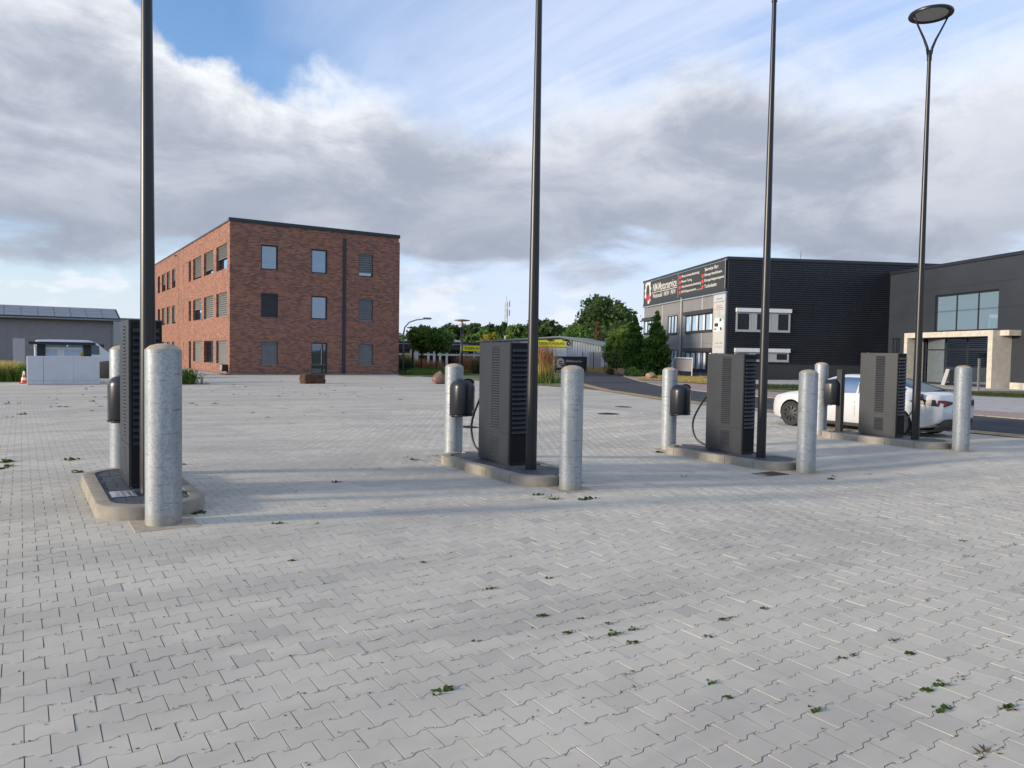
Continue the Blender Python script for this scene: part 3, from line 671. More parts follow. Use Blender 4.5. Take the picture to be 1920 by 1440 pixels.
def make_island():
    t = empty('kerb_island', (0, 0, 0))
    out, inn = rrect(IS_HW, 0, IL, IS_R, 13), rrect(IS_HW - KW, KW, IL - KW, IS_R - KW + .01, 13)
    n = len(out); cuts = [0, 6, 12, 13, 19, 25, 26, 32, 38, 39, 45, 51]
    segs = []
    def straight(i):
        (ax, ay), (bx, by) = out[i], out[(i + 1) % n]; (cx, cy), (dx, dy) = inn[i], inn[(i + 1) % n]
        k = 3 if abs(by - ay) > .8 else 1
        for q in range(k):
            f = lambda p0, p1, u: (p0[0] + (p1[0] - p0[0]) * u, p0[1] + (p1[1] - p0[1]) * u)
            segs.append(([f((ax, ay), (bx, by), q / k), f((ax, ay), (bx, by), (q + 1) / k)], [f((cx, cy), (dx, dy), q / k), f((cx, cy), (dx, dy), (q + 1) / k)]))
    for c in range(4):
        segs.append((out[c * 13:c * 13 + 13], inn[c * 13:c * 13 + 13])); 
        if c % 2 == 0 and True: straight(c * 13 + 12)
    for so, si in segs:
        # pull the ends in for the joint
        def shrink(l):
            l = list(l); a, b = l[0], l[1]; L = math.hypot(b[0] - a[0], b[1] - a[1]); u = min(.4, .004 / L); l[0] = (a[0] + (b[0] - a[0]) * u, a[1] + (b[1] - a[1]) * u)
            a, b = l[-1], l[-2]; L = math.hypot(b[0] - a[0], b[1] - a[1]); u = min(.4, .004 / L); l[-1] = (a[0] + (b[0] - a[0]) * u, a[1] + (b[1] - a[1]) * u); return l
        so, si = shrink(so), shrink(si); k = len(so); mid = lambda u: [(p[0] + (q[0] - p[0]) * u, p[1] + (q[1] - p[1]) * u) for p, q in zip(so, si)]
        rings = [([p for p in so], -.08), (so, KH - .025), (mid(.09), KH - .006), (mid(.2), KH), (si, KH), (si, KH - .05)]
        m = MB(); vs = [(x, y, z) for r_, z in rings for x, y in r_]; fs = []
        for a in range(len(rings) - 1):
            for b in range(k - 1): fs.append((a * k + b, a * k + b + 1, (a + 1) * k + b + 1, (a + 1) * k + b))
        fs.append(tuple(a * k for a in range(len(rings)))); fs.append(tuple(a * k + k - 1 for a in range(len(rings)))[::-1])
        m.add(vs, fs); m.build('kerb_stone', 'kerb', t, auto=35)
    MB().prism(rrect(IS_HW - KW + .01, KW - .01, IL - KW + .01, IS_R - KW, 7), -.05, KH - .022).build('bed', 'joint', t)
    cl = rrect(IS_HW - KW - .008, KW + .008, IL - KW - .008, IS_R - KW, 7); s = .2
    for r_ in range(-1, int(IL / s) + 2):
        for c_ in range(-3, 4):
            x0 = c_ * s + (s / 2 if r_ % 2 else 0); y0 = r_ * s; g = .004
            p = clip([(x0 + g, y0 + g), (x0 + s - g, y0 + g), (x0 + s - g, y0 + s - g), (x0 + g, y0 + s - g)], cl)
            if len(p) > 2:
                ar = abs(sum(a[0] * b[1] - b[0] * a[1] for a, b in zip(p, p[1:] + p[:1]))) / 2
                if ar > .0015:
                    o = MB().prism(p, -.0, KH - .010 + rnd.uniform(-.0015, .0015)).build('paver', 'dpaver', t)
    return t
isl = make_island(); islands = []
for k, x in enumerate(ISX):
    o = isl if k == 0 else copy_tree(isl); islands.append(o)
    tag(o, 'raised island with concrete kerb and dark pavers, ' + FROM_CAR[k].replace('on the island ', ''), 'traffic island', 'charging islands in a row')
    o.location = (x, IS_Y0, G(x, 8.7))
# metal cover plate let into the first island
pl_ = MB(); pl_.bbox(-.11, .11, -.16, .16, 0, .008, .003)
for q in range(4): pl_.box(-.08 + q * .05, -.055 + q * .05, -.13, .13, .008, .013)
tag(pl_.build('cover_plate', 'steel', None, loc=(ISX[0] - .20, 8.22, G(ISX[0], 8.7) + KH - .007)), 'bright ribbed metal cover plate set in dark island pavers', 'cover plate')

# ---- bollards
BH, BR = 1.53, .1365
def make_bollard(h):
    t = empty('steel_bollard', (0, 0, 0))
    MB().lathe([(BR, -.1), (BR, h - .004), (BR - .004, h), (BR - .010, h), (BR - .010, h - .03)], 40, cap=False).build('pipe', 'galva', t, auto=40)
    MB().lathe([(BR - .010, h - .02), (BR - .011, h + .004), (BR * .72, h + .030), (BR * .35, h + .046), (.004, h + .050)], 32, cap=False).build('concrete_fill', 'fill', t, smooth=True)
    MB().bbox(-.235, .235, -.235, .235, -.03, .004, .006).build('footing', 'fill', t)
    return t
bf = make_bollard(BH); FB_Y, BB_Y = 7.25, 10.24
side_lab = ['standing before the charger ' + s for s in FROM_CAR]
for k, x in enumerate(ISX):
    o = bf if k == 0 else copy_tree(bf); o.location = (x + [.02, -.02, -.05, -.05][k], FB_Y, G(x, 7.2)); o.rotation_euler.z = [0, 1.1, 2.3, 4.0][k]
    if k: o.rotation_euler.z = 0
    o.scale = [(1.10, 1.10, 1.005), (1.0, 1.0, .945), (1.02, 1.02, .995), (1.03, 1.03, 1.0)][k]
    tag(o, 'galvanised bollard at the lamp post end, ' + FROM_CAR[k], 'bollard', 'bollards at the island ends')
for k, x in enumerate(ISX):
    o = copy_tree(bf); o.location = (x, BB_Y, G(x, 10.2)); o.scale = (1.03, 1.03, [.995, .92, .97, 1.0][k])
    tag(o, 'galvanised bollard carrying a litter bin, ' + FROM_CAR[k], 'bollard', 'bollards at the island ends')

# ---- litter bins on the rear bollards
def make_bin():
    t = empty('litter_bin', (0, 0, 0)); hw, dp, hb = .17, .15, .40
    def sec(s, z):
        pts = [(-hw * s, .10), (-hw * s, -.02)]
        for k in range(1, 12): a = math.pi * k / 12; pts.append((-hw * s * math.cos(a), -.02 - dp * s * math.sin(a)))
        pts += [(hw * s, -.02), (hw * s, .10)]
        return [(x, y * (1 if y < 0 else s), z) for x, y in pts]
    rings = [sec(.96, 0), sec(1, .012), sec(1, hb)]
    for k in range(1, 7): a = math.pi / 2 * k / 6.6; rings.append(sec(max(.12, math.cos(a)), hb + .13 * math.sin(a)))
    n = len(rings[0]); m = MB(); vs = [p for r_ in rings for p in r_]; fs = []
    for a in range(len(rings) - 1):
        for b in range(n):
            c = (b + 1) % n; fs.append((a * n + b, a * n + c, (a + 1) * n + c, (a + 1) * n + b))
    fs.append(tuple(range(n))[::-1]); fs.append(tuple((len(rings) - 1) * n + b for b in range(n)))
    m.add(vs, fs); m.build('shell', 'bin', t, auto=50)
    # opening in the dome: dark oval mouth with a lip
    mo = MB(); c0 = Vector((.035, -.105, hb + .088)); u = Vector((1, 0, 0)); v = Vector((0, .62, .78)).normalized()
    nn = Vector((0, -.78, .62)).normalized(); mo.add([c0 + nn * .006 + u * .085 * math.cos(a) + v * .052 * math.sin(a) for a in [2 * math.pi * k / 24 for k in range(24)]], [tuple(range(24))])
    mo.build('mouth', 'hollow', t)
    lp = MB(); lp.tube([c0 + nn * .004 + u * .089 * math.cos(a) + v * .056 * math.sin(a) for a in [2 * math.pi * k / 24 for k in range(25)]], .006, 6); lp.build('mouth_lip', 'bin', t, smooth=True)
    b = MB(); rr = sec(1.05, 0)
    b.prism([(p[0], p[1]) for p in rr], -.022, -.004); b.build('base_rim', 'bin', t)
    MB().box(-.13, .13, .105, .125, -.05, hb + .03).build('back_plate', 'black', t)
    for zz in (.13, .30):
        q = MB(); q.tube([(BR * 1.03 * math.cos(a), .30 + BR * 1.03 * math.sin(a), zz) for a in [2 * math.pi * k / 28 for k in range(29)]], .006, 6)
        q.box(-.02, .02, .122, .145, zz - .012, zz + .012); q.build('band_clamp', 'steel', t)
    lb = MB(); lb.add([(.055, -.1705, .035), (.105, -.157, .035), (.105, -.157, .062), (.055, -.1705, .062)], [(0, 1, 2, 3)]); lb.build('maker_plate', 'gutter', t)
    return t
bn = make_bin()
for k, x in enumerate(ISX):
    o = bn if k == 0 else copy_tree(bn); o.location = (x - .01, BB_Y - .30, G(x, 10.2) + .70); o['_'] = 0; del o['_']
    tag(o, 'dark domed litter bin on a bollard, ' + FROM_CAR[k], 'litter bin', 'litter bins on the bollards')

# ---- chargers
CW, CL, CH = .30, .80, 1.675
def make_charger():
    t = empty('charging_cabinet', (0, 0, 0))          # origin: front left bottom corner, x across, y along the island
    MB().bbox(0, CW, 0, CL, .02, CH, .006).build('housing', 'anthra', t)
    MB().box(.02, CW - .02, .02, CL - .02, -.01, .03).build('plinth', 'black', t)
    # side cover with two slotted vents, a thin seam between the upper and the lower door
    def side_panel(z0, z1, name, slots):
        y0, y1, x = .006, CL - .006, -.009
        sy0, sy1 = .265, .455
        zs = [slots[0] + (slots[1] - slots[0]) * q / slots[2] for q in range(slots[2] + 1)]
        m = MB(); m.box(x, -.0005, y0, sy0, z0, z1); m.box(x, -.0005, sy1, y1, z0, z1); m.box(x, -.0005, sy0, sy1, z0, zs[0]); m.box(x, -.0005, sy0, sy1, zs[-1], z1)
        o = m.build(name, 'anthra', t)
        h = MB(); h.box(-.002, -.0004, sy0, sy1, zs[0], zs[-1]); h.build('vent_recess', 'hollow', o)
        g = MB()
        for a, b in zip(zs, zs[1:]):
            hgt = b - a; g.add([(-.014, sy0 + .004, a + hgt * .10), (-.014, sy1 - .004, a + hgt * .10), (-.007, sy1, a + hgt * .62), (-.007, sy0, a + hgt * .62), (-.010, sy0 + .004, a + hgt * .06), (-.010, sy1 - .004, a + hgt * .06)], [(0, 1, 2, 3)[::-1], (0, 4, 5, 1)[::-1]])
        gg = g.build('vent_grille', 'anthra', o); gg['kind'] = 'stuff'
    side_panel(.435, CH - .004, 'upper_side_panel', (.47, 1.615, 32))
    side_panel(.022, .430, 'lower_side_panel', (.11, .37, 9))
    # dark louvred end facing the lamp post
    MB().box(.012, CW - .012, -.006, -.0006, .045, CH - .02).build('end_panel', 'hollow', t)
    lm = MB(); lm.add([(.03, -.007, .012), (CW - .03, -.007, .012), (CW - .03, -.034, .006), (.03, -.034, .006), (.03, -.007, .046), (CW - .03, -.007, .046)],
                      [(0, 1, 2, 3), (3, 2, 5, 4), (0, 3, 4), (1, 5, 2)])
    lme = lm.mesh('louvre'); lme.materials.append(K['anthra'])
    for q in range(18): link(bpy.data.objects.new('louvre', lme), t).location = (0, 0, .43 + q * .0655)
    # charging cable hanging in a loop at the far end
    cp = []
    P = [Vector((.10, CL - .02, 1.02)), Vector((.10, CL + .17, .84)), Vector((.12, CL + .42, .46)), Vector((.14, CL + .36, .15)), Vector((.17, CL + .08, .035)), Vector((.17, CL - .05, .02))]
    Q = [P[0] * 2 - P[1]] + P + [P[-1] * 2 - P[-2]]
    for a, b, c, d_ in zip(Q, Q[1:], Q[2:], Q[3:]):
        for s in range(6):
            u = s / 6; cp.append(.5 * ((2 * b) + (c - a) * u + (2 * a - 5 * b + 4 * c - d_) * u * u + (3 * b - a - 3 * c + d_) * u ** 3))
    MB().tube(cp + [P[-1]], .017, 10).build('cable', 'rubber', t, smooth=True)
    scr = MB().bbox(.04, CW - .04, CL, CL + .012, .95, 1.35, .004).build('display', 'black', t)
    MB().box(.07, .13, CL, CL + .06, .88, 1.04).build('cable_socket', 'black', t)
    for sy in (.06, CL - .06):
        MB().lathe([(.018, CH - .002), (.018, CH + .012), (.008, CH + .016)], 12, cx=CW / 2, cy=sy).build('lifting_eye', 'anthra', t)
    return t
ch = make_charger()
for k, x in enumerate(ISX):
    o = ch if k == 0 else copy_tree(ch); o.location = (x + [-.11, -.10, -.03, -.05][k], 8.50, G(x, 8.7) + KH - .008); o.scale = (1, 1, [1.022, .985, 1.0, 1.0][k])
    if k == 3:
        for c in list(o.children):
            if c.name.startswith('cable') and not c.name.startswith('cable_socket'): bpy.data.objects.remove(c)
    tag(o, 'anthracite charging cabinet with slotted vents, ' + FROM_CAR[k], 'charging station', 'charging cabinets on the islands')
# lead from the last cabinet to the car
# ---- lamp posts
LH = 7.42
def make_lamp():
    t = empty('lamp_post', (0, 0, 0))
    MB().lathe([(.076, -.02), (.074, .1), (.072, 1.0), (.033, LH)], 28).build('pole', 'pole', t, auto=50)
    dm = MB().bbox(-.042, .042, .060, .076, .62, 1.02, .004).build('service_door', 'pole', t)
    MB().lathe([(.034, LH - .14), (.043, LH - .14), (.046, LH + .02), (.030, LH + .05)], 20).build('collar', 'pole', t, auto=50)
    for s in (-1, 1):
        pts = [(s * .022, 0, LH - .03), (s * .05, 0, LH + .10), (s * .12, 0, LH + .27), (s * .21, 0, LH + .44), (s * .29, 0, LH + .60), (s * .335, 0, LH + .70)]
        MB().tube(pts, [.030, .026, .021, .018, .017, .019], 10).build('fork_arm', 'pole', t, smooth=True)
    zc = LH + .72
    hd = MB().lathe([(.30, zc + .005), (.385, zc - .012), (.392, zc + .012), (.380, zc + .035), (.25, zc + .062), (.05, zc + .072)], 48, cap=False).build('lamp_head', 'pole', t, auto=50)
    MB().lathe([(.002, zc + .052), (.04, zc + .052)], 8, cap=False).build('head_cap', 'pole', hd)
    MB().lathe([(.004, zc + .020), (.20, zc + .018), (.302, zc + .006)], 40, cap=False).build('lens', 'lens', hd, smooth=True)
    return t
lp = make_lamp(); LY = 8.14
for k, x in enumerate(ISX):
    o = lp if k == 0 else copy_tree(lp); o.location = (x + .01, LY, G(x, 8.7) + KH - .01); o.rotation_euler.z = R(-30)
    tag(o, 'tall black lamp post with disc head, ' + FROM_CAR[k], 'lamp post', 'lamp posts on the islands')
ps = empty('service_post', (ISX[3] + .04, 9.80, G(ISX[3], 8.7) + KH - .01), 0, 'short square black post on the island next to the white car', 'post')
MB().bbox(-.06, .06, -.06, .06, 0, 1.30, .005).build('shaft', 'pole', ps)
MB().bbox(-.064, .064, -.064, .064, 1.30, 1.315, .003).build('cap', 'black', ps)
MB().bbox(-.09, .09, -.09, .09, -.005, .012, .003).build('base_plate', 'pole', ps)
# ---- iron covers
def cover(name, label, px, py, r, mat, ring=None):
    p = hit_z(px, py, -.08); z = G(p.x, p.y); p = hit_z(px, py, z)
    t = empty(name, (p.x, p.y, G(p.x, p.y)), 0, label, 'manhole cover')
    MB().lathe([(r, -.02), (r, .006), (r - .03, .006)], 32).build('ring', ring or mat, t)
    m = MB(); m.lathe([(r - .035, .0), (r - .035, .009)], 32)
    for q in range(-4, 5): m.box(-.17, .17, q * .055 - .011, q * .055 + .011, .009, .014)
    m.build('lid', mat, t)
cover('manhole_cover', 'round dark iron manhole cover in the paving', 1141, 776, .31, 'iron')
cover('manhole_cover', 'round concrete-filled manhole cover with pale lid in the paving', 1168, 762.5, .33, 'iron', 'conc')
cover('manhole_cover', 'round iron manhole cover in paving beside the galvanised bollard with bin', 878, 801, .22, 'iron')
dp = hit_z(1443, 890, -.12)
t = empty('drain_grate', (dp.x, dp.y, G(dp.x, dp.y)), 0, 'rust-brown rectangular drain grate in the paving', 'drain grate')
fr = MB(); fr.box(-.25, .25, -.15, -.12, -.03, .006); fr.box(-.25, .25, .12, .15, -.03, .006); fr.box(-.25, -.22, -.12, .12, -.03, .006); fr.box(.22, .25, -.12, .12, -.03, .006); fr.build('frame', 'rust', t)
for q in range(7): MB().box(-.2 + q * .06, -.165 + q * .06, -.12, .12, -.02, .004).build('bar', 'rust', t)
MB().box(-.225, .225, -.125, .125, -.03, .0022).build('pit', 'hollow', t)  # near-black plate painted as the shade below the bars

# ================================================================== BUILDINGS
def facade(parent, name, mat, o, u, n, W, H, holes, depth=.18, z0=0.0):
    """wall sheet with real openings and reveals; o origin, u along, n outward normal (local vectors)"""
    o, u, n = Vector(o), Vector(u), Vector(n); zz = Vector((0, 0, 1))
    us = sorted({0, W, *[h[0] for h in holes], *[h[1] for h in holes]}); zs = sorted({z0, H, *[h[2] for h in holes], *[h[3] for h in holes]})
    m = MB(); P = lambda a, z, d_=0: o + u * a + zz * z - n * d_
    flip = u.cross(zz).dot(n) < 0
    def q(a, b, c, d_): m.add([a, b, c, d_], [(0, 1, 2, 3)[::-1] if flip else (0, 1, 2, 3)])
    for a, b in zip(us, us[1:]):
        for c, e in zip(zs, zs[1:]):
            if any(h[0] <= a and b <= h[1] and h[2] <= c and e <= h[3] for h in holes): continue
            q(P(a, c), P(b, c), P(b, e), P(a, e))
    for h in holes:
        a, b, c, e = h[:4]
        q(P(a, c), P(a, c, depth), P(a, e, depth), P(a, e))
        q(P(b, c, depth), P(b, c), P(b, e), P(b, e, depth))
        q(P(a, e), P(a, e, depth), P(b, e, depth), P(b, e))
        q(P(a, c, depth), P(a, c), P(b, c), P(b, c, depth))
    return m.build(name, mat, parent)

def window(parent, o, u, n, h, depth=.16, fw=.07, glass='glass', frame='frame', mull=(), blind=None, bmat='blind', bdepth=.06, trans=(), name='window', tilt=0.0):
    """frame with panes set back in an opening; blind = fraction of the height covered from the top"""
    o, u, n = Vector(o), Vector(u), Vector(n); a, b, c, e = h[:4]
    def bar(m, a0, a1, z0, z1, d0, d1):
        p = [o + u * A + Vector((0, 0, Z)) - n * D for Z in (z0, z1) for (A, D) in ((a0, d0), (a1, d0), (a1, d1), (a0, d1))]
        m.add(p, [(0, 3, 2, 1), (4, 5, 6, 7), (0, 1, 5, 4), (1, 2, 6, 5), (2, 3, 7, 6), (3, 0, 4, 7)])
    m = MB(); d0, d1 = depth - .05, depth + .02
    bar(m, a, b, c, c + fw, d0, d1); bar(m, a, b, e - fw, e, d0, d1); bar(m, a, a + fw, c + fw, e - fw, d0, d1); bar(m, b - fw, b, c + fw, e - fw, d0, d1)
    cuts = [a + fw] + [a + (b - a) * q for q in mull] + [b - fw]
    for q in mull: x = a + (b - a) * q; bar(m, x - fw / 2, x + fw / 2, c + fw, e - fw, d0, d1)
    for q in trans: z = c + (e - c) * q; bar(m, a + fw, b - fw, z - fw / 2, z + fw / 2, d0 + .004, d1 - .004)
    wn = m.build(name, frame, parent)
    for x0, x1 in zip(cuts, cuts[1:]):
        pm = MB(); bar(pm, x0, x1, c + fw * .9, e - fw * .9, depth - .012, depth + .004)
        if tilt: pm.v = [tuple(Vector(p) - n * (tilt * (p[2] - c))) for p in pm.v]
        pm.build('pane', glass, wn)
    if blind:
        bm_ = MB(); zb = e - (e - c) * blind; pitch = .15; k = max(2, int((e - zb) / pitch))
        for s in range(k):
            z = e - .02 - (s + 1) * (e - zb - .03) / k; hh = (e - zb) / k
            p = [o + u * A + Vector((0, 0, Z)) - n * D for (A, Z, D) in ((a + .03, z, bdepth), (b - .03, z, bdepth), (b - .03, z + hh * 1.02, bdepth + .09), (a + .03, z + hh * 1.02, bdepth + .09))]
            bm_.add(p, [(0, 1, 2, 3)])
        bar(bm_, a + .02, b - .02, e - .06, e - .005, bdepth - .01, bdepth + .06)
        bo = bm_.build('blind', bmat, wn); bo['kind'] = 'stuff'
    return wn

ZF = -.13
# ---------------- brick office block
c0 = hit_z(430.4, 702.5, ZF); bx, by = c0.x, c0.y
BW = hit(746.5, 600, (0, by, 0), Vector((0, 1, 0))).x - bx
BHT = hit(430.4, 414, (0, by, 0), Vector((0, 1, 0))).z - ZF
BLEN = hit(283, 600, (bx, 0, 0), Vector((1, 0, 0))).y - by
bb = empty('brick_office_block', (bx, by, ZF), 0, 'three-storey red brick office block with flat roof and dark trim', 'building')
def fx(px, py): p = hit(px, py, (0, by, 0), Vector((0, 1, 0))); return p.x - bx, p.z - ZF
def fy(px, py): p = hit(px, py, (bx, 0, 0), Vector((1, 0, 0))); return p.y - by, p.z - ZF
def rectf(f, x0, x1, y0, y1):
    a, z1 = f(x0, (y0)); b, _ = f(x1, (y0)); _, z0 = f((x0 + x1) / 2, y1); _, z1 = f((x0 + x1) / 2, y0)
    return (min(a, b), max(a, b), z0, z1)
FRONT = {}
cols = dict(A=(489.6, 521.4), B=(584.2, 613.9), C=(672.4, 699.8))
rowA = [(458.2, 503.8), (548.9, 594.4), (639.5, 684.3)]
FRw = []
for cname, (x0, x1) in cols.items():
    for r_ in range(3):
        y0, y1 = {'A': rowA, 'B': [(468.1, 512.9), (554.8, 599.6), (642.6, 702.2)], 'C': [(476.7, 521), (561.4, 602.2), (645.2, 685.6)]}[cname][r_]
        FRw.append((cname, r_, rectf(fx, x0, x1, y0, y1)))
zr = [tuple(np.mean([h[2][i] for h in FRw if h[1] == r_ and not (h[0] == 'B' and r_ == 2 and i == 2)]) for i in (2, 3)) for r_ in range(3)]
holes = []
for cname, r_, h in FRw:
    z0, z1 = zr[r_]
    if cname == 'B' and r_ == 2: z0 = .02
    holes.append((h[0], h[1], z0, z1, cname, r_))
facade(bb, 'front_wall', 'brick', (0, 0, 0), (1, 0, 0), (0, -1, 0), BW, BHT, holes)
for h in holes:
    cn, r_ = h[4], h[5]
    if cn == 'B' and r_ == 2:
        dw = window(bb, (0, 0, 0), (1, 0, 0), (0, -1, 0), h, .16, .08, 'glassd', mull=(.72,), name='entrance_door')
        MB().box(h[0] + .62 * (h[1] - h[0]), h[0] + .62 * (h[1] - h[0]) + .03, .06, .09, .7, 1.9).build('door_handle', 'steel', dw)
        continue
    bl = {('A', 1): 1.0, ('A', 2): 1.0, ('C', 0): .84, ('C', 1): 1.0, ('C', 2): 1.0}.get((cn, r_))
    window(bb, (0, 0, 0), (1, 0, 0), (0, -1, 0), h, .16, .09, 'glassb' if bl is None else 'glass', blind=bl, bmat={('A', 1): 'shut', ('C', 1): 'blind', ('A', 2): 'blind', ('C', 2): 'blind'}.get((cn, r_), 'blind'))
# sunlit long side
Lw = []
g1 = [(280 + a / 3.84, 280 + b / 3.84) for a, b in ((482, 560), (393, 460), (315, 375), (285, 300))]
g2 = [(280 + a / 3.84, 280 + b / 3.84) for a, b in ((163, 187), (125, 150), (90, 115), (60, 76))]
for gi, gg in enumerate((g1, g2)):
    for wi, (x0, x1) in enumerate(gg):
        a = fy(x1, 500)[0]; b = fy(x0, 500)[0]
        for r_ in range(3):
            z0, z1 = zr[r_]
            if gi == 0 and wi == 3 and r_ == 2: z0 = .05
            Lw.append((a, b, z0 + .02, z1 + .02, gi, wi, r_))
end = Lw[-1][1]; gap = g2 and (fy(g2[0][0], 500)[0] - fy(g1[0][0], 500)[0])
sec_len = gap
k = 2
while end + (k - 1) * sec_len < BLEN - 2 and k < 4:
    for (a, b, z0, z1, gi, wi, r_) in [q for q in Lw if q[4] == 1]:
        a2, b2 = a + (k - 1) * sec_len, b + (k - 1) * sec_len
        if b2 < BLEN - .5: Lw.append((a2, b2, z0, z1, k, wi, r_))
    k += 1
facade(bb, 'side_wall', 'brick', (0, 0, 0), (0, 1, 0), (-1, 0, 0), BLEN, BHT - .02, Lw, depth=.30)
states = {(0, 0, 0): .55, (0, 1, 0): .80, (0, 2, 0): .90, (0, 0, 1): 1, (0, 1, 1): 1, (0, 2, 1): .5, (0, 0, 2): 1, (0, 1, 2): None, (0, 2, 2): 1}
for h in Lw:
    gi, wi, r_ = h[4:]
    bl = states.get((gi, wi, r_), rnd.choice([1, 1, .9, .6]))
    if wi == 3: bl = None
    window(bb, (0, 0, 0), (0, 1, 0), (-1, 0, 0), h, .28, .07, 'glassd' if wi == 3 else 'glass', blind=bl, bmat='blind_l', bdepth=.12)
# blank brick niches, joints and pipes
for (px0, px1) in ((343.5, 353),):
    for r_ in range(3):
        a = fy(px1, 500)[0]; b = fy(px0, 500)[0]; z0, z1 = zr[r_]; nb = MB()
        for (q0, q1, w0, w1) in ((a, b, z1, z1 + .035), (a, a + .05, z0, z1), (b - .05, b, z0, z1), (a, b, z0 - .035, z0)): nb.box(-.022, .0, q0, q1, w0, w1)
        nb.build('niche_trim', 'brick', bb)
a = fy(335.5, 500)[0]; MB().box(-.012, .002, a, a + .06, 0, BHT - .1).build('expansion_joint', 'frame', bb)
a0 = fx(642.3, 560)[0]; a1 = fx(648.2, 560)[0]; MB().box(a0, a1, -.06, .01, .02, BHT - .45).build('downpipe_cover', 'roofing', bb)
MB().box(BW - .005, BW + .09, .02, .10, .3, BHT - .3).build('corner_pipe', 'brick', bb)
for z in (zr[0][1] + .28, zr[1][1] + .28, zr[0][0] - 1.0):
    MB().box(.02, BW - .02, -.012, .003, z, z + .06).build('brick_course', 'brick', bb)
MB().box(0.0, BW, BLEN - .01, BLEN, 0, BHT).build('rear_wall', 'brick', bb)
MB().box(BW - .01, BW, .3, BLEN - .3, 0, BHT - .01).build('east_wall', 'brick', bb)
tr = MB(); tr.box(-.05, BW + .07, -.08, .25, BHT, BHT + .24); tr.box(-.05, .25, .25, BLEN + .05, BHT - .01, BHT + .10); tr.box(BW - .2, BW + .07, .25, BLEN, BHT - .01, BHT + .10); tr.build('roof_edge', 'roofing', bb)
MB().box(.05, BW - .05, .05, BLEN - .05, BHT - .2, BHT - .05).build('roof', 'roofing', bb)
MB().box(-.3, BW + .5, -.5, -.02, -.05, .06).build('plinth', 'sill', bb)
MB().box(-.45, -.02, -.5, BLEN, -.06, .045).build('side_plinth', 'sill', bb)
for (px, w_) in ((332, .18),): 
    a = fy(px, 474)[0]; MB().box(-.25, -.0, a, a + .12, BHT - .35, BHT - .28).build('overflow_spout', 'frame', bb)
# small round-fronted unit fixed low on the sunlit wall
pu = hit(417.5, 690, (bx - .3, 0, 0), Vector((1, 0, 0)))
t = empty('wall_unit', (bx - .02, pu.y, pu.z - .22), 0, 'small black wall unit with white ring low on the sunlit brick wall', 'wall unit')
MB().bbox(-.36, -.02, -.24, .24, 0, .46, .03).build('casing', 'black', t)
rg = MB(); rg.tube([(-.37, .17 * math.cos(a), .23 + .17 * math.sin(a)) for a in [2 * math.pi * q / 24 for q in range(25)]], .03, 6); rg.build('ring', 'white', t, smooth=True)
MB().add([(-.365, .15 * math.cos(2 * math.pi * q / 20), .23 + .15 * math.sin(2 * math.pi * q / 20)) for q in range(20)], [tuple(range(20))]).build('grille', 'gutter', t)

# ---------------- motor service building (rotated 25 degrees to the yard)
TH = R(25); Adir = Vector((math.sin(TH), math.cos(TH), 0)); Bdir = Vector((math.cos(TH), -math.sin(TH), 0))
n0 = hit_z(1360.5, 711, ZF)
nm = empty('motor_service_building', (n0.x, n0.y, ZF), -TH, 'black corrugated and light grey workshop building with big charcoal sign band', 'building')
def nl(px, py):   # left face: local y, z
    p = hit(px, py, n0, Bdir); return (p - n0).dot(Adir), p.z - ZF
def nf(px, py):   # right face: local x, z
    p = hit(px, py, n0, Adir); return (p - n0).dot(Bdir), p.z - ZF
NH = nf(1367.5, 481)[1]; NL = nl(1208, 600)[0]; NW = 34.0
# corrugated front: one zig-zag sheet
cg = MB(); vs = []; fs = []; z = .0; zb = nf(1420, 682)[1]
zs_ = [zb]
pitch = .165
while zs_[-1] < NH - .25: zs_.append(zs_[-1] + pitch)
for q, z in enumerate(zs_):
    for (yy, zo) in ((-.0, 0), (-.075, .02), (-.075, .09), (-.0, .13)):
        vs += [(0, yy, z + zo), (NW, yy, z + zo)]
for q in range(len(vs) // 2 - 1): fs.append((2 * q, 2 * q + 1, 2 * q + 3, 2 * q + 2))
cg.add(vs, fs); cg.build('corrugated_wall', 'clad', nm)
MB().box(0, NW, .002, .2, 0, NH).build('core_wall', 'clad', nm)
MB().box(.0, NW, -.03, .0, -.05, zb - .02).build('base_panel', 'signbg', nm)
for x in (.6, 8.2, 15.8, 23.4): MB().box(x, x + .03, -.034, -.029, 0, zb - .05).build('base_joint', 'clad', nm)
MB().box(-.16, NW, -.12, .4, NH - .22, NH).build('roof_edge', 'roofing', nm)
MB().box(-.2, .4, .4, NL + .15, NH - .22, NH - .01).build('side_roof_edge', 'roofing', nm)
MB().box(0, NW, NL - .1, NL, 0, NH - .1).build('rear_wall', 'clad', nm)
MB().box(.1, NW, .1, NL, NH - .4, NH - .25).build('roof', 'roofing', nm)
MB().box(-.02, .02, -.06, .02, 0, NH - .2).build('corner_trim', 'roofing', nm)
MB().tube([(6.3, .6, NH - .1), (6.3, .6, NH + .75)], .03, 6).build('roof_vent', 'gutter', nm)
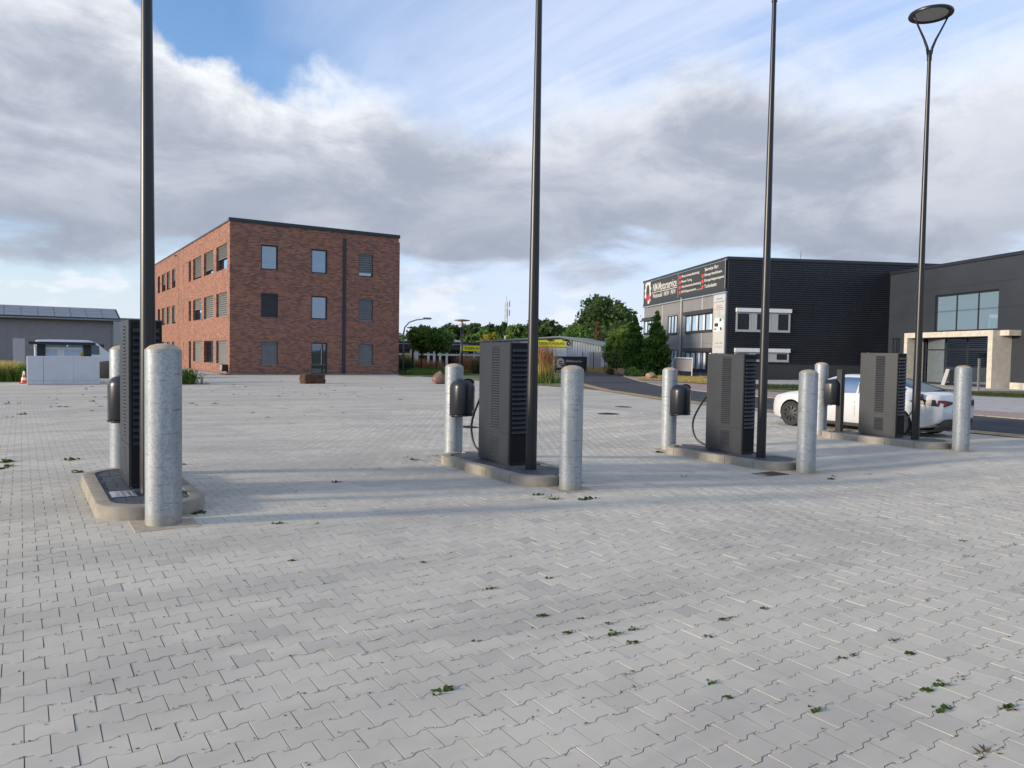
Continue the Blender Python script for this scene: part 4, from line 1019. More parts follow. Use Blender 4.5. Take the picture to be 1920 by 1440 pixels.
# left face panels
sgn0 = nl(1362, 541)[1] - .05
MB().box(.01, .12, .1, NL, 0, sgn0).build('side_core', 'panel', nm)
strips = [nl(1242, 620)[0], nl(1276.5, 620)[0], nl(1316.5, 620)[0]]
edges = [.25] + sorted(strips) + [NL]
for a, b in zip(edges, edges[1:]):
    nz = 5
    for q in range(nz): MB().box(-.03, .009, a + .13, b - .13, q * sgn0 / nz + .012, (q + 1) * sgn0 / nz - .012).build('wall_panel', 'panel', nm)
for s_ in strips: MB().box(-.05, .0, s_ - .12, s_ + .12, 0, sgn0).build('vertical_strip', 'panel_l', nm)
MB().tube([(-.13, strips[1] - .35, 0), (-.13, strips[1] - .35, sgn0)], .09, 8).build('downpipe', 'panel_l', nm)
def nwin(px0, px1, py0, py1, mull, lint=True, glass='glassb'):
    y1, zt = nl(px0, py0); y0, _ = nl(px1, py0); _, zb_ = nl(px0, py1)
    wn = window(nm, (-.08, 0, 0), (0, 1, 0), (-1, 0, 0), (y0, y1, zb_, zt), .05, .10, glass, mull=mull)
    for q in (.0,) + tuple(mull): yq = y0 + (y1 - y0) * q; MB().box(-.085, -.03, yq + .1, yq + .1 + (y1 - y0) * .07, zb_ + .1, zt - .1).build('pale_post', 'white', wn)
    if lint: MB().box(-.28, .0, y0 - .15, y1 + .15, zt, zt + .32).build('lintel', 'signbg', wn)
    MB().box(-.16, .0, y0 - .05, y1 + .05, zb_ - .1, zb_).build('sill', 'signbg', wn)
nwin(1286.9, 1338, 592.5, 623.4, (.25, .5, .75)); nwin(1253.7, 1271.3, 592.9, 626.3, (.33, .66), False); nwin(1208.5, 1239, 602.5, 626, (.25, .5, .75))
nwin(1286, 1336, 659.5, 692, (.2, .4, .6, .8), glass='glassd'); nwin(1258, 1271, 656, 700, (.5,), False, 'glassd')
# front windows with pale frames and shutter boxes
def nfw(px0, px1, py0, py1):
    x0, zt = nf(px0, py0); x1, _ = nf(px1, py0); _, zb_ = nf(px0, py1)
    wn = window(nm, (0, -.10, 0), (1, 0, 0), (0, -1, 0), (x0, x1, zb_, zt), .02, .12, 'glassd', 'panel_l', mull=(.26, .37, .63, .76))
    MB().box(x0 - .02, x1 + .06, -.24, -.02, zt, zt + .30).build('shutter_box', 'white', wn)
    MB().box(x0, x1, -.18, -.02, zb_ - .06, zb_).build('sill', 'panel_l', wn)
    for (f0, f1) in ((.275, .36), (.645, .745)): MB().box(x0 + (x1 - x0) * f0, x0 + (x1 - x0) * f1, -.125, -.04, zb_ + .1, zt - .1).build('pale_panel', 'panel_l', wn)
nfw(1379.5, 1481, 584.5, 620.5); nfw(1376.5, 1478, 659.5, 676.3)
# charcoal sign band on the left face
st, sb = nl(1364, 488)[1], sgn0 + .05
sg = MB().box(-.16, -.01, .25, NL - .1, sb, st).build('sign_band', 'signbg', nm)
fb = MB(); fb.box(-.20, -.02, .05, NL, st, st + .10); fb.box(-.20, -.02, .05, NL, sb - .34, sb - .24)
fb.box(-.18, -.16, .2, .28, sb, st); sj = nl(1274.5, 540)[0]; fb.box(-.18, -.16, sj - .04, sj + .04, sb, st); fb.build('sign_frame', 'steel', sg)
MB().box(-.17, .0, .05, NL, sb - .24, sb).build('sign_soffit', 'roofing', sg)
MB().box(-.18, -.02, .05, NL, st + .10, NH - .22).build('sign_header', 'roofing', sg)
H_ = st - sb
def stext(body, ypx, zfrac, wm, hm, mat='signw', **kw):
    return text('sign_lettering', body, mat, sg, facemx((-.162, ypx, sb + H_ * zfrac), (0, -1, 0)), wm, hm, **kw)
yL = NL - 1.2; yM = sj
W1 = NL - sj
stext('NM-Motorservice', NL - W1 * .30, .50, W1 * .66, H_ * .36, bold=.01); stext('Wohnmobil · NKW · PKW', NL - W1 * .30, .20, W1 * .64, H_ * .20, bold=.01)
ln = MB(); ln.box(-.168, -.161, sj + .3, NL - W1 * .27, sb + H_ * .44, sb + H_ * .465); ln.build('sign_rule', 'signw', sg)
gy, gz, gr = NL - W1 * .145, sb + H_ * .52, W1 * .085      # gear emblem with red letters
ge = MB(); gp = []
for q in range(48):
    a = R(-60 + 300 * q / 47) - R(30); rr_ = 1.22 if (q % 4) < 2 else 1.0
    gp.append((a, rr_))
vs = []; 
for a, rr_ in gp: vs += [(-.166, gy - gr * .62 * math.cos(a), gz + gr * .95 * math.sin(a)), (-.166, gy - gr * rr_ * math.cos(a), gz + gr * 1.45 * rr_ * math.sin(a))]
ge.add(vs, [(2 * q, 2 * q + 1, 2 * q + 3, 2 * q + 2) for q in range(47)]); ge.build('gear_emblem', 'signw', sg)
stext('NM', gy + gr * .55, .10, gr * 1.5, H_ * .33, 'signr', shear=.2, bold=.02, ext=.008)
W2 = sj - .25
for q, s_ in enumerate(('Motorinstandsetzung', 'Motor-Tuning', 'Getriebeinstandsetzung', 'KFZ-Reparaturen')):
    zq = .76 - q * .21; stext(s_, sj - W2 * .085, zq, W2 * (.40, .24, .44, .34)[q], H_ * .13, bold=.015)
    MB().box(-.168, -.161, sj - W2 * .065, sj - W2 * .025, sb + H_ * zq, sb + H_ * (zq + .13)).build('check_box', 'signr', sg)
stext('(alle Marken)', sj - W2 * .44, .13, W2 * .12, H_ * .06)
stext('Service für:', sj - W2 * .60, .80, W2 * .27, H_ * .13, bold=.015)
for q, s_ in enumerate(('Einspritzdüsen', 'Einspritzpumpen', 'Turbolader')):
    zq = .58 - q * .21; stext(s_, sj - W2 * .60, zq, W2 * (.34, .38, .25)[q], H_ * .13, bold=.015)
    MB().box(-.168, -.161, sj - W2 * .58, sj - W2 * .54, sb + H_ * zq, sb + H_ * (zq + .13)).build('check_box', 'signr', sg)
# tall white banner beside the corner
b1_, bz1 = nl(1341.5, 548); b0_, _ = nl(1362, 600); bz0 = nl(1350, 662)[1]; bz1 = sb - .4
bn_ = empty('banner', (n0.x, n0.y, ZF), -TH, 'tall white advertising banner with camper van picture on the workshop corner', 'banner')
MB().box(-.12, -.06, b0_, b1_, bz0, bz1).build('cloth', 'poster', bn_)
fr_ = MB(); fr_.box(-.15, -.05, b0_ - .07, b0_, bz0, bz1 + .05); fr_.box(-.15, -.05, b1_, b1_ + .07, bz0, bz1 + .05); fr_.box(-.15, -.05, b0_, b1_, bz1, bz1 + .05); fr_.build('banner_frame', 'steel', bn_)
bw_ = b1_ - b0_; bh_ = bz1 - bz0
MB().add([(-.123, b1_ - .02, bz0 + bh_ * f) for f in (.44, .72)] + [(-.123, b0_ + .02, bz0 + bh_ * f) for f in (.72, .44)], [(0, 1, 2, 3)[::-1]]).build('printed_landscape', 'postg', bn_)
def btext(body, yf, zfr, wf, hf, mat): text('banner_lettering', body, mat, bn_, facemx((-.126, b1_ - bw_ * yf, bz0 + bh_ * zfr), (0, -1, 0)), bw_ * wf, bh_ * hf)
btext('Reisen', .25, .915, .5, .035, 'signb'); btext('unterwegs', .1, .86, .8, .03, 'signb')
btext('Service', .25, .80, .45, .025, 'signr'); btext('von Marken', .2, .765, .6, .025, 'signr'); btext('bis Reparatur', .08, .73, .8, .025, 'signr'); btext('0 4131 720', .2, .16, .6, .02, 'frame'); btext('www.motor', .15, .10, .7, .012, 'frame')
vn = MB()
def vq(pts): vn.add([(-.128, b1_ - bw_ * a, bz0 + bh_ * b) for a, b in pts], [tuple(range(len(pts)))])
vq([(.12, .56), (.12, .60), (.55, .60), (.62, .56), (.62, .53), (.12, .53)]); vq([(.05, .37), (.05, .53), (.5, .53), (.5, .37)]); vq([(.5, .37), (.5, .53), (.9, .57), (.9, .43)])
vn.build('printed_camper', 'white', bn_)
vd_ = MB()
for a0_, a1_, z0_, z1_ in ((.12, .44, .455, .515), (.12, .28, .40, .425), (.6, .75, .395, .44), (.55, .68, .54, .59)): vd_.add([(-.130, b1_ - bw_ * a, bz0 + bh_ * b) for a, b in ((a0_, z0_), (a1_, z0_), (a1_, z1_), (a0_, z1_))], [(0, 1, 2, 3)])
vd_.build('printed_windows', 'frame', bn_)

# ---------------- dark flat-panel building with concrete portal
q0 = hit_z(1857.5, 728.5, ZF)                       # outer front corner of the portal
PD = 1.36; r0 = q0 + Bdir * PD
rb = empty('dark_panel_building', (r0.x, r0.y, ZF), -TH, 'dark grey flat-panel building with light concrete entrance portal', 'building')
def rl(px, py, off=0.0):
    p = hit(px, py, r0 - Bdir * off, Bdir); return (p - r0).dot(Adir), p.z - ZF
RH = rl(1870, 484)[1]; RA, RB = rl(1645, 600)[0], -24.0
ux = lambda h: (-h[1], -h[0], h[2], h[3])
def rrec(px0, px1, py0, py1):
    a, zt = rl((px0 + px1) / 2, py0); _, zb_ = rl((px0 + px1) / 2, py1); return (rl(px1, py0)[0] - RB, rl(px0, py0)[0] - RB, zb_, zt)
hb_ = rrec(1754, 1873, 548, 621); hs1 = rrec(1652.5, 1665, 634.5, 692); hs2 = rrec(1673.5, 1687.5, 634, 692)
pa, pb = 0.0, rl(1693, 700, PD)[0]
hd_ = (pa + .4 - RB, pb - .3 - RB, .05, rl(1780, 633, 0)[1])
RHOLES = [hb_, hs1, hs2, hd_]
facade(rb, 'side_wall', 'clad2', (0, RB, 0), (0, 1, 0), (-1, 0, 0), RA - RB, RH, RHOLES, depth=.22)
window(rb, (0, RB, 0), (0, 1, 0), (-1, 0, 0), hb_, .18, .12, 'glass_sky', mull=(.315, .655), name='window')
for h in (hs1, hs2): window(rb, (0, RB, 0), (0, 1, 0), (-1, 0, 0), h, .18, .06, 'glassd', mull=(.5,))
window(rb, (0, RB, 0), (0, 1, 0), (-1, 0, 0), hd_, .20, .10, 'glassd', mull=(.20, .46, .72), trans=(.74,), name='glass_front')
sm_ = MB()
for z in (RH * .40, RH * .62, RH * .82): sm_.box(-.006, .001, RB, RA, z, z + .02)
sm_.build('panel_joint', 'clad', rb)
MB().box(-.10, .3, RB, RA + .05, RH, RH + .22).build('roof_edge', 'clad', rb)
MB().box(.0, 24, RA - .02, RA, 0, RH).build('north_wall', 'clad2', rb)
MB().box(.1, 24, RB, RA, RH - .1, RH).build('roof', 'clad', rb)
MB().box(-.05, .02, RA - .12, RA + .02, 0, RH).build('corner_trim', 'clad2', rb)
MB().box(-.45, -.0, RB, pa - .5, -.05, .42).build('plinth', 'conc', rb)
zt_ = rl(1775, 622, PD)[1]; zl_ = rl(1775, 632, PD)[1]; lw = rl(1850, 700, PD)[0]
pt = MB(); pt.box(-PD, .0, pa, pa + abs(lw) + .02, -.05, zt_); pr = pt.build('portal_pier', 'conc', rb)
MB().box(-PD, .0, pb - .36, pb, -.05, zt_).build('portal_pier', 'conc', rb)
MB().box(-PD - .006, -.0, pa + abs(lw) + .02, pb - .36, zl_, zt_ + .003).build('portal_lintel', 'conc', rb)
MB().box(-.85, .0, pa - .75, pa, zl_ + .02, zt_ - .003).build('portal_ledge', 'conc', rb)
MB().box(-PD - 3.4, .0, pa - 3, pb + 3, -.06, .0).build('forecourt', 'slab', rb)
# things before the glass front
hp = hit_z(1722, 716, ZF); t = empty('concrete_pillar', (hp.x, hp.y, ZF), -TH, 'low light concrete pillar by the entrance portal', 'pillar'); MB().bbox(-.45, .45, -.3, .3, 0, 1.02, .02).build('shaft', 'conc', t); MB().bbox(-.48, .48, -.33, .33, 1.02, 1.10, .015).build('cap', 'conc', t)
hp = hit_z(1775, 722, ZF); t = empty('folding_board', (hp.x, hp.y, ZF), -TH + R(70), 'pale folding board leaning by the glass front', 'sign board')
m = MB(); m.add([(-.35, .25, 0), (.35, .25, 0), (.35, -.05, 1.15), (-.35, -.05, 1.15), (-.35, .28, 0), (.35, .28, 0), (.35, -.02, 1.15), (-.35, -.02, 1.15)], [(0, 1, 2, 3), (7, 6, 5, 4), (0, 4, 5, 1), (3, 2, 6, 7), (1, 5, 6, 2), (0, 3, 7, 4)]); m.build('board', 'leaf_lt' if False else 'poster', t); MB().box(-.36, -.32, -.3, -.06, 0, 1.1).build('support', 'frame', t)
hp = hit_z(1832, 722, ZF); t = empty('potted_shrub', (hp.x, hp.y, ZF), 0, 'leafy shrub in a dark pot inside the portal', 'potted plant')
MB().lathe([(.22, 0), (.30, .45), (.27, .45)], 16).build('pot', 'signbg', t); V_, Q_ = leaf_quads(crown_points([(0, 0, .75, .38, .38, .36)], 500, .3), .09); me = np_mesh('foliage', V_, Q_); me.materials.append(K['leaf_md']); link(bpy.data.objects.new('foliage', me), t)

# ---------------- tile showroom and metal hall
def flatpt(px, py, dist):
    """point on the ray at a given depth"""
    dv = ray(px, py); return EYE + dv * (dist / dv.dot(FWD))
hl = flatpt(905, 690, 98); hr = flatpt(1127, 690, 92)
hdir = Vector((hr.x - hl.x, hr.y - hl.y, 0)); HWd = hdir.length; hdir.normalize(); hrz = math.atan2(hdir.y, hdir.x); hn = Vector((hdir.y, -hdir.x, 0))
hz = lambda px, py: hit(px, py, hl, hn).z - ZF
hu = lambda px, py: (hit(px, py, hl, hn) - hl).dot(hdir)
ha = empty('metal_hall', (hl.x, hl.y, ZF), hrz, 'pale corrugated metal hall with shallow gable and yellow sign', 'building')
ridge_u, ridge_z = hu(1052, 635), hz(1052, 634.5); el_z, er_z = hz(905, 641), hz(1127, 649)
def hroof(u): return el_z + (ridge_z - el_z) * u / ridge_u if u < ridge_u else ridge_z + (er_z - ridge_z) * (u - ridge_u) / (HWd - ridge_u)
cw = MB(); u = 0; vs = []; st_ = .33
while u < HWd - .01:
    for (du, yy) in ((0, 0), (.06, -.05), (.17, -.05), (.23, 0)):
        uu = min(u + du, HWd); vs += [(uu, yy, 0), (uu, yy, hroof(uu))]
    u += st_
cw.add(vs, [(2 * q, 2 * q + 2, 2 * q + 3, 2 * q + 1) for q in range(len(vs) // 2 - 1)]); cw.build('corrugated_wall', 'hall', ha)
hd2 = 26
rf = MB(); ov = .4
rf.add([(-ov, -.5, el_z - .05), (ridge_u, -.5, ridge_z + .08), (ridge_u, hd2, ridge_z + .08), (-ov, hd2, el_z - .05), (-ov, -.5, el_z + .15), (ridge_u, -.5, ridge_z + .28), (ridge_u, hd2, ridge_z + .28), (-ov, hd2, el_z + .15)], [(0, 1, 2, 3)[::-1], (4, 5, 6, 7), (0, 1, 5, 4), (0, 4, 7, 3)])
rf.add([(ridge_u, -.5, ridge_z + .08), (HWd + ov, -.5, er_z - .05), (HWd + ov, hd2, er_z - .05), (ridge_u, hd2, ridge_z + .08), (ridge_u, -.5, ridge_z + .28), (HWd + ov, -.5, er_z + .15), (HWd + ov, hd2, er_z + .15), (ridge_u, hd2, ridge_z + .28)], [(0, 1, 2, 3)[::-1], (4, 5, 6, 7), (0, 1, 5, 4), (1, 2, 6, 5)])
rf.build('roof', 'hallroof', ha)
MB().box(HWd - .02, HWd, 0, hd2, 0, er_z).build('side_wall', 'hall', ha)
MB().box(0, .02, 0, hd2, 0, el_z).build('side_wall', 'hall', ha)
MB().tube([(hu(935.5, 640), 2, hz(935.5, 640)), (hu(935.5, 640), 2, hz(935.5, 629))], .12, 8).build('flue', 'white', ha)
d0, d1 = hu(1018, 660), hu(1063, 660); MB().box(d0, d1, -.09, -.05, 0, hz(1040, 652)).build('roller_door', 'white', ha)
s0, s1 = hu(1008, 645), hu(1062, 645); sz0, sz1 = hz(1040, 650.5), hz(1040, 637.5)
sgh = MB().box(s0, s1, -.16, -.06, sz0, sz1).build('sign', 'yellow', ha)
text('sign_lettering', 'FLIESEN RUNDBLIND', 'frame', sgh, facemx((s0 + (s1 - s0) * .06, -.165, sz0 + (sz1 - sz0) * .32), (1, 0, 0)), (s1 - s0) * .90, (sz1 - sz0) * .36, bold=.02)
e0, e1 = s1, hu(1072, 645); em = MB().box(e0, e1, -.15, -.06, sz0 - .1, sz1).build('emblem_sign', 'poster', ha)
dots = MB(); cx_, cz_ = (e0 + e1) / 2, (sz0 + sz1) / 2; rr_ = (e1 - e0) * .3
for q in range(7): a = 2 * math.pi * q / 7; dots.box(cx_ + rr_ * math.cos(a) - .10, cx_ + rr_ * math.cos(a) + .10, -.156, -.151, cz_ + rr_ * math.sin(a) - .1, cz_ + rr_ * math.sin(a) + .1)
dots.build('emblem', 'frame', em)
for px in (1032, 1060): MB().box(hu(px, 638) - .3, hu(px, 638) + .3, -.5, -.1, hz(px, 638.5), hz(px, 636.5)).build('sign_lamp', 'black', ha)
sk = MB()
for q in range(9): sk.box(hu(1104, 680), HWd - .05, -.1, -.05, .35 + q * .2, .52 + q * .2)
sk.build('plank_cladding', 'panel_l', ha)
# showroom
sl = flatpt(742, 690, 88); sr = flatpt(906, 690, 88); sdv = Vector((sr.x - sl.x, sr.y - sl.y, 0)); SWd = sdv.length; sdv.normalize(); srz = math.atan2(sdv.y, sdv.x); sn = Vector((sdv.y, -sdv.x, 0))
su = lambda px, py: (hit(px, py, sl, sn) - sl).dot(sdv)
szz = lambda px, py: hit(px, py, sl, sn).z - ZF
sh = empty('tile_showroom', (sl.x, sl.y, ZF), srz, 'low glass-fronted showroom with white columns and yellow sign', 'building')
zr_ = szz(825, 655.5)
MB().box(-4, SWd, .35, 12, 0, zr_ - .05).build('glass_front', 'glassd', sh)
MB().box(-4, SWd, -.3, 12.5, zr_, zr_ + .9).build('fascia', 'signbg', sh)
for px in (770.5, 778, 782, 803, 814, 825, 837.5, 864, 889, 904): MB().box(su(px, 680) - .13, su(px, 680) + .13, -.05, .2, 0, zr_).build('column', 'white', sh)
MB().box(-4, SWd, -.03, .16, szz(825, 665) - .1, szz(825, 665) + .1).build('transom', 'white', sh)
g_ = MB(); a0, a1 = su(838, 640), su(872, 640); zz0, zz1, zz2 = zr_ + .9, szz(850, 646.5), szz(842, 636.5)
g_.box(a0, a1, -.2, 8, zz0 - .9, zz1); g_.build('upper_wall', 'panel', sh)
g_ = MB(); g_.add([(a0 - 6, -.5, zz1), (a1 + .5, -.5, zz1), (a1 + .5, 9, zz1), (a0 - 6, 9, zz1), (a0 - 4, 4, zz2 + .6), (a1 - 3.0, 4, zz2 + .6)], [(0, 1, 5, 4), (1, 2, 5), (2, 3, 4, 5), (3, 0, 4)]); g_.build('pitched_roof', 'panel_l', sh)
f0, f1 = su(868, 652), su(906, 652); fz0, fz1 = szz(887, 658.5), szz(887, 648)
sgf = MB().box(f0, f1 + 1.5, -.45, -.32, fz0, fz1).build('sign', 'yellow', sh)
text('sign_lettering', 'FLIESEN RUND', 'frame', sgf, facemx((f0 + .25, -.455, fz0 + (fz1 - fz0) * .26), (1, 0, 0)), (f1 - f0) * .95, (fz1 - fz0) * .45, bold=.02)

# ---------------- grey rendered building with solar roof
e1_ = hit_z(213, 676.5, ZF)
ww = empty('grey_rendered_building', (e1_.x, e1_.y, ZF), 0, 'long grey rendered building with solar panels on its roof', 'building')
gl = lambda px, py: hit(px, py, (0, e1_.y, 0), Vector((0, 1, 0)))
EZ = gl(213, 601).z - ZF; Lb = e1_.x - gl(-120, 640).x
w0, w1 = gl(172, 650).x - e1_.x, gl(195, 650).x - e1_.x; wz0, wz1 = gl(183, 668).z - ZF, gl(183, 646).z - ZF
facade(ww, 'front_wall', 'plaster', (-Lb, 0, 0), (1, 0, 0), (0, -1, 0), Lb, EZ, [(Lb + w0, Lb + w1, wz0, wz1)], .25)
window(ww, (-Lb, 0, 0), (1, 0, 0), (0, -1, 0), (Lb + w0, Lb + w1, wz0, wz1), .22, .1, 'glassd')
MB().box(-.02, 0, 0.3, 12, 0, EZ).build('gable_wall', 'plaster', ww)
pit = R(15); rl_ = 6.0; ey = -.55
rz_ = lambda s: EZ - .05 + s * math.sin(pit); ry_ = lambda s: ey + s * math.cos(pit)
rf = MB(); rf.add([(-Lb, ry_(0), rz_(0)), (.8, ry_(0), rz_(0)), (.8, ry_(rl_), rz_(rl_)), (-Lb, ry_(rl_), rz_(rl_)), (-Lb, ry_(0), rz_(0) + .16), (.8, ry_(0), rz_(0) + .16), (.8, ry_(rl_), rz_(rl_) + .16), (-Lb, ry_(rl_), rz_(rl_) + .16)], [(0, 1, 2, 3)[::-1], (4, 5, 6, 7), (0, 1, 5, 4), (1, 2, 6, 5)]); rf.build('roof', 'roofing', ww)
pwd = 1.72
for q in range(int(Lb / pwd)):
    for s0_ in (.35, 2.15, 3.95):
        x1 = .55 - q * pwd; m = MB(); P_ = lambda x, s, h: (x, ry_(s) - h * math.sin(pit), rz_(s) + .16 + h * math.cos(pit))
        if x1 - pwd < -Lb: continue
        s1_ = s0_ + 1.74; m.add([P_(x1 - pwd + .05, s0_, .08), P_(x1, s0_, .08), P_(x1, s1_, .08), P_(x1 - pwd + .05, s1_, .08), P_(x1 - pwd + .05, s0_, .03), P_(x1, s0_, .03), P_(x1, s1_, .03), P_(x1 - pwd + .05, s1_, .03)], [(0, 1, 2, 3), (7, 6, 5, 4), (0, 4, 5, 1), (1, 5, 6, 2), (2, 6, 7, 3), (3, 7, 4, 0)])
        m.build('solar_panel', 'solar', ww)
MB().tube([(-Lb, ey - .08, EZ - .02), (.85, ey - .08, EZ - .02)], .10, 8).build('gutter', 'gutter', ww)
MB().tube([(-.1, ey - .05, EZ - .1), (-.1, -.1, EZ - .55), (-.1, -.1, 0)], .06, 8).build('downpipe', 'gutter', ww)
p_ = flatpt(224, 640, 150); t = empty('far_pale_building', (p_.x, p_.y, ZF), 0, 'far pale building glimpsed between grey building and brick block', 'building')
hh_ = hit(224, 599, p_, Vector((0, 1, 0))).z - ZF; MB().box(-2.5, 14, 0, 10, 0, hh_).build('wall', 'panel_l', t); MB().box(-2.7, 14.2, -.2, 10.2, hh_, hh_ + .3).build('roof', 'panel', t)

# ================================================================== VEHICLES
def cr(pts, x):
    """smooth curve through (x, value) points"""
    if x <= pts[0][0]: return pts[0][1]
    if x >= pts[-1][0]: return pts[-1][1]
    for i in range(len(pts) - 1):
        (x0, a), (x1, b) = pts[i], pts[i + 1]
        if x <= x1:
            pm = pts[i - 1] if i else (2 * x0 - x1, a); pn = pts[i + 2] if i + 2 < len(pts) else (2 * x1 - x0, b)
            t = (x - x0) / (x1 - x0); m0 = (b - pm[1]) / (x1 - pm[0]) * (x1 - x0); m1 = (pn[1] - a) / (pn[0] - x0) * (x1 - x0)
            if (b - a) * m0 <= 0: m0 = 0
            if (b - a) * m1 <= 0: m1 = 0
            return (2 * t**3 - 3 * t**2 + 1) * a + (t**3 - 2 * t**2 + t) * m0 + (-2 * t**3 + 3 * t**2) * b + (t**3 - t**2) * m1

def make_car(name, L, HWc, prof_top, prof_belt, prof_w, prof_tw, prof_bot, axles, wr, cabin, parent_loc, rz, label, paint='carw'):
    """lofted car body; local y runs from the tail (0) to the nose (L)"""
    t = empty(name, parent_loc, rz, label, 'car')
    ys = sorted(set([0, .01, .03, .07] + [round(L * q / 60, 4) for q in range(1, 60)] + [L - .07, L - .03, L - .01, L]))
    N = 21; rows = []
    for y in ys:
        zt, zb, wb, wt, bo = cr(prof_top, y), cr(prof_belt, y), cr(prof_w, y) * HWc, cr(prof_tw, y) * HWc, cr(prof_bot, y)
        zb = min(zb, zt - .012); hs = zb - bo
        half = [(0, bo), (wb * .80, bo), (wb * .93, bo + hs * .05), (wb * .985, bo + hs * .20), (wb * 1.0, bo + hs * .45), (wb * 1.0, bo + hs * .68), (wb * .99, bo + hs * .80), (wb * .968, bo + hs * .93), (wb * .94, zb)]
        gh = zt - zb
        half += [(wb * .94 + (wt - wb * .94) * .5, zb + gh * .52), (wt, zb + gh * .86), (wt * .80, zb + gh * .965), (wt * .42, zb + gh * .995), (0, zt)]
        rows.append(half)
    k = len(rows[0]); body, glassf = MB(), MB(); V = []; 
    for y, half in zip(ys, rows):
        V += [(-x, y, z) for x, z in half] + [(x, y, z) for x, z in half[::-1][1:-1]]
    n = 2 * k - 2; F = []; GF = []
    ib = 8
    for i in range(len(ys) - 1):
        ym = (ys[i] + ys[i + 1]) / 2
        for j in range(n):
            j2 = (j + 1) % n; f = (i * n + j, i * n + j2, (i + 1) * n + j2, (i + 1) * n + j)
            jj_ = j if j < k else None; a = min(j, n - 1 - j)            # band index from the bottom, mirrored
            F.append(f)
    F.append(tuple(range(n))[::-1]); F.append(tuple((len(ys) - 1) * n + j for j in range(n)))
    m = MB(); m.add(V, F); me = m.mesh('body', auto=38); me.materials.append(K[paint]); bo_ = bpy.data.objects.new('body', me); COL.objects.link(bo_)
    # cut the wheel arches
    cm = MB()
    for ya in axles:
        for s in (-1, 1):
            vs = [(s * xx, ya + (wr + .045) * math.cos(a), wr + (wr + .045) * math.sin(a)) for xx in (HWc - .25, HWc + .2) for a in [2 * math.pi * q / 32 for q in range(32)]]
            cm.add(vs, [tuple(range(32)), tuple(range(32, 64))[::-1]] + [(q, 32 + q, 32 + (q + 1) % 32, (q + 1) % 32) for q in range(32)])
    cme = cm.mesh('cut'); bmx = bmesh.new(); bmx.from_mesh(cme); bmesh.ops.recalc_face_normals(bmx, faces=bmx.faces); bmx.to_mesh(cme); bmx.free()
    bmx = bmesh.new(); bmx.from_mesh(me); bmesh.ops.recalc_face_normals(bmx, faces=bmx.faces); bmx.to_mesh(me); bmx.free(); me.shade_smooth(); me.set_sharp_from_angle(angle=R(38))
    co = bpy.data.objects.new('cut', cme); COL.objects.link(co); cme.materials.append(K['trim'])
    md = bo_.modifiers.new('b', 'BOOLEAN'); md.operation = 'DIFFERENCE'; md.object = co; md.solver = 'EXACT'; md.material_mode = 'TRANSFER'
    bpy.context.view_layer.update(); me2 = bpy.data.meshes.new_from_object(bo_.evaluated_get(bpy.context.evaluated_depsgraph_get()))
    bo_.modifiers.clear(); bo_.data = me2; me2.name = 'body'; bpy.data.objects.remove(co); bo_.parent = t
    # glass: bands laid a few millimetres over the loft between belt and roof
    def half_at(y):
        i = max(0, min(len(ys) - 2, next((q for q in range(len(ys) - 1) if ys[q + 1] >= y), len(ys) - 2))); u = (y - ys[i]) / (ys[i + 1] - ys[i])
        return [(p[0] + (q[0] - p[0]) * u, p[1] + (q[1] - p[1]) * u) for p, q in zip(rows[i], rows[i + 1])]
    def band(nm, y0, y1, j0, j1, sides, steps=10, off=.006, mat='glassc', f0=0.0, f1=1.0):
        for s in sides:
            g = MB(); P = []
            for q in range(steps + 1):
                y = y0 + (y1 - y0) * q / steps; h = half_at(y); line = []
                idxs = list(range(j0, j1 + 1))
                for j in idxs:
                    x, z = h[j]
                    if j == j0 and f0: x, z = x + (h[j + 1][0] - x) * f0, z + (h[j + 1][1] - z) * f0
                    if j == j1 and f1 < 1: x, z = h[j - 1][0] + (x - h[j - 1][0]) * f1, h[j - 1][1] + (z - h[j - 1][1]) * f1
                    line.append((s * (x + off), y, z + off * .5))
                P.append(line)
            c = len(P[0]); g.add([p for l in P for p in l], [(a * c + b, a * c + b + 1, (a + 1) * c + b + 1, (a + 1) * c + b) if s > 0 else (a * c + b, (a + 1) * c + b, (a + 1) * c + b + 1, a * c + b + 1) for a in range(steps) for b in range(c - 1)])
            g.build(nm, mat, t, smooth=True)
    for (nm, y0, y1, f0, f1) in cabin['side']: band(nm, y0, y1, 8, 10, (-1, 1), f0=f0, f1=f1)
    for (nm, y0, y1) in cabin['top']:
        g = MB(); P = []
        for q in range(13):
            y = y0 + (y1 - y0) * q / 12; h = half_at(y); hz_ = [h[10], h[11], h[12], h[13]]
            P.append([(-x * .97, y, z + .006) for x, z in hz_] + [(x * .97, y, z + .006) for x, z in hz_[::-1][1:]])
        c = 7; g.add([p for l in P for p in l], [(a * c + b, a * c + b + 1, (a + 1) * c + b + 1, (a + 1) * c + b) for a in range(12) for b in range(c - 1)]); g.build(nm, 'glassc', t, smooth=True)
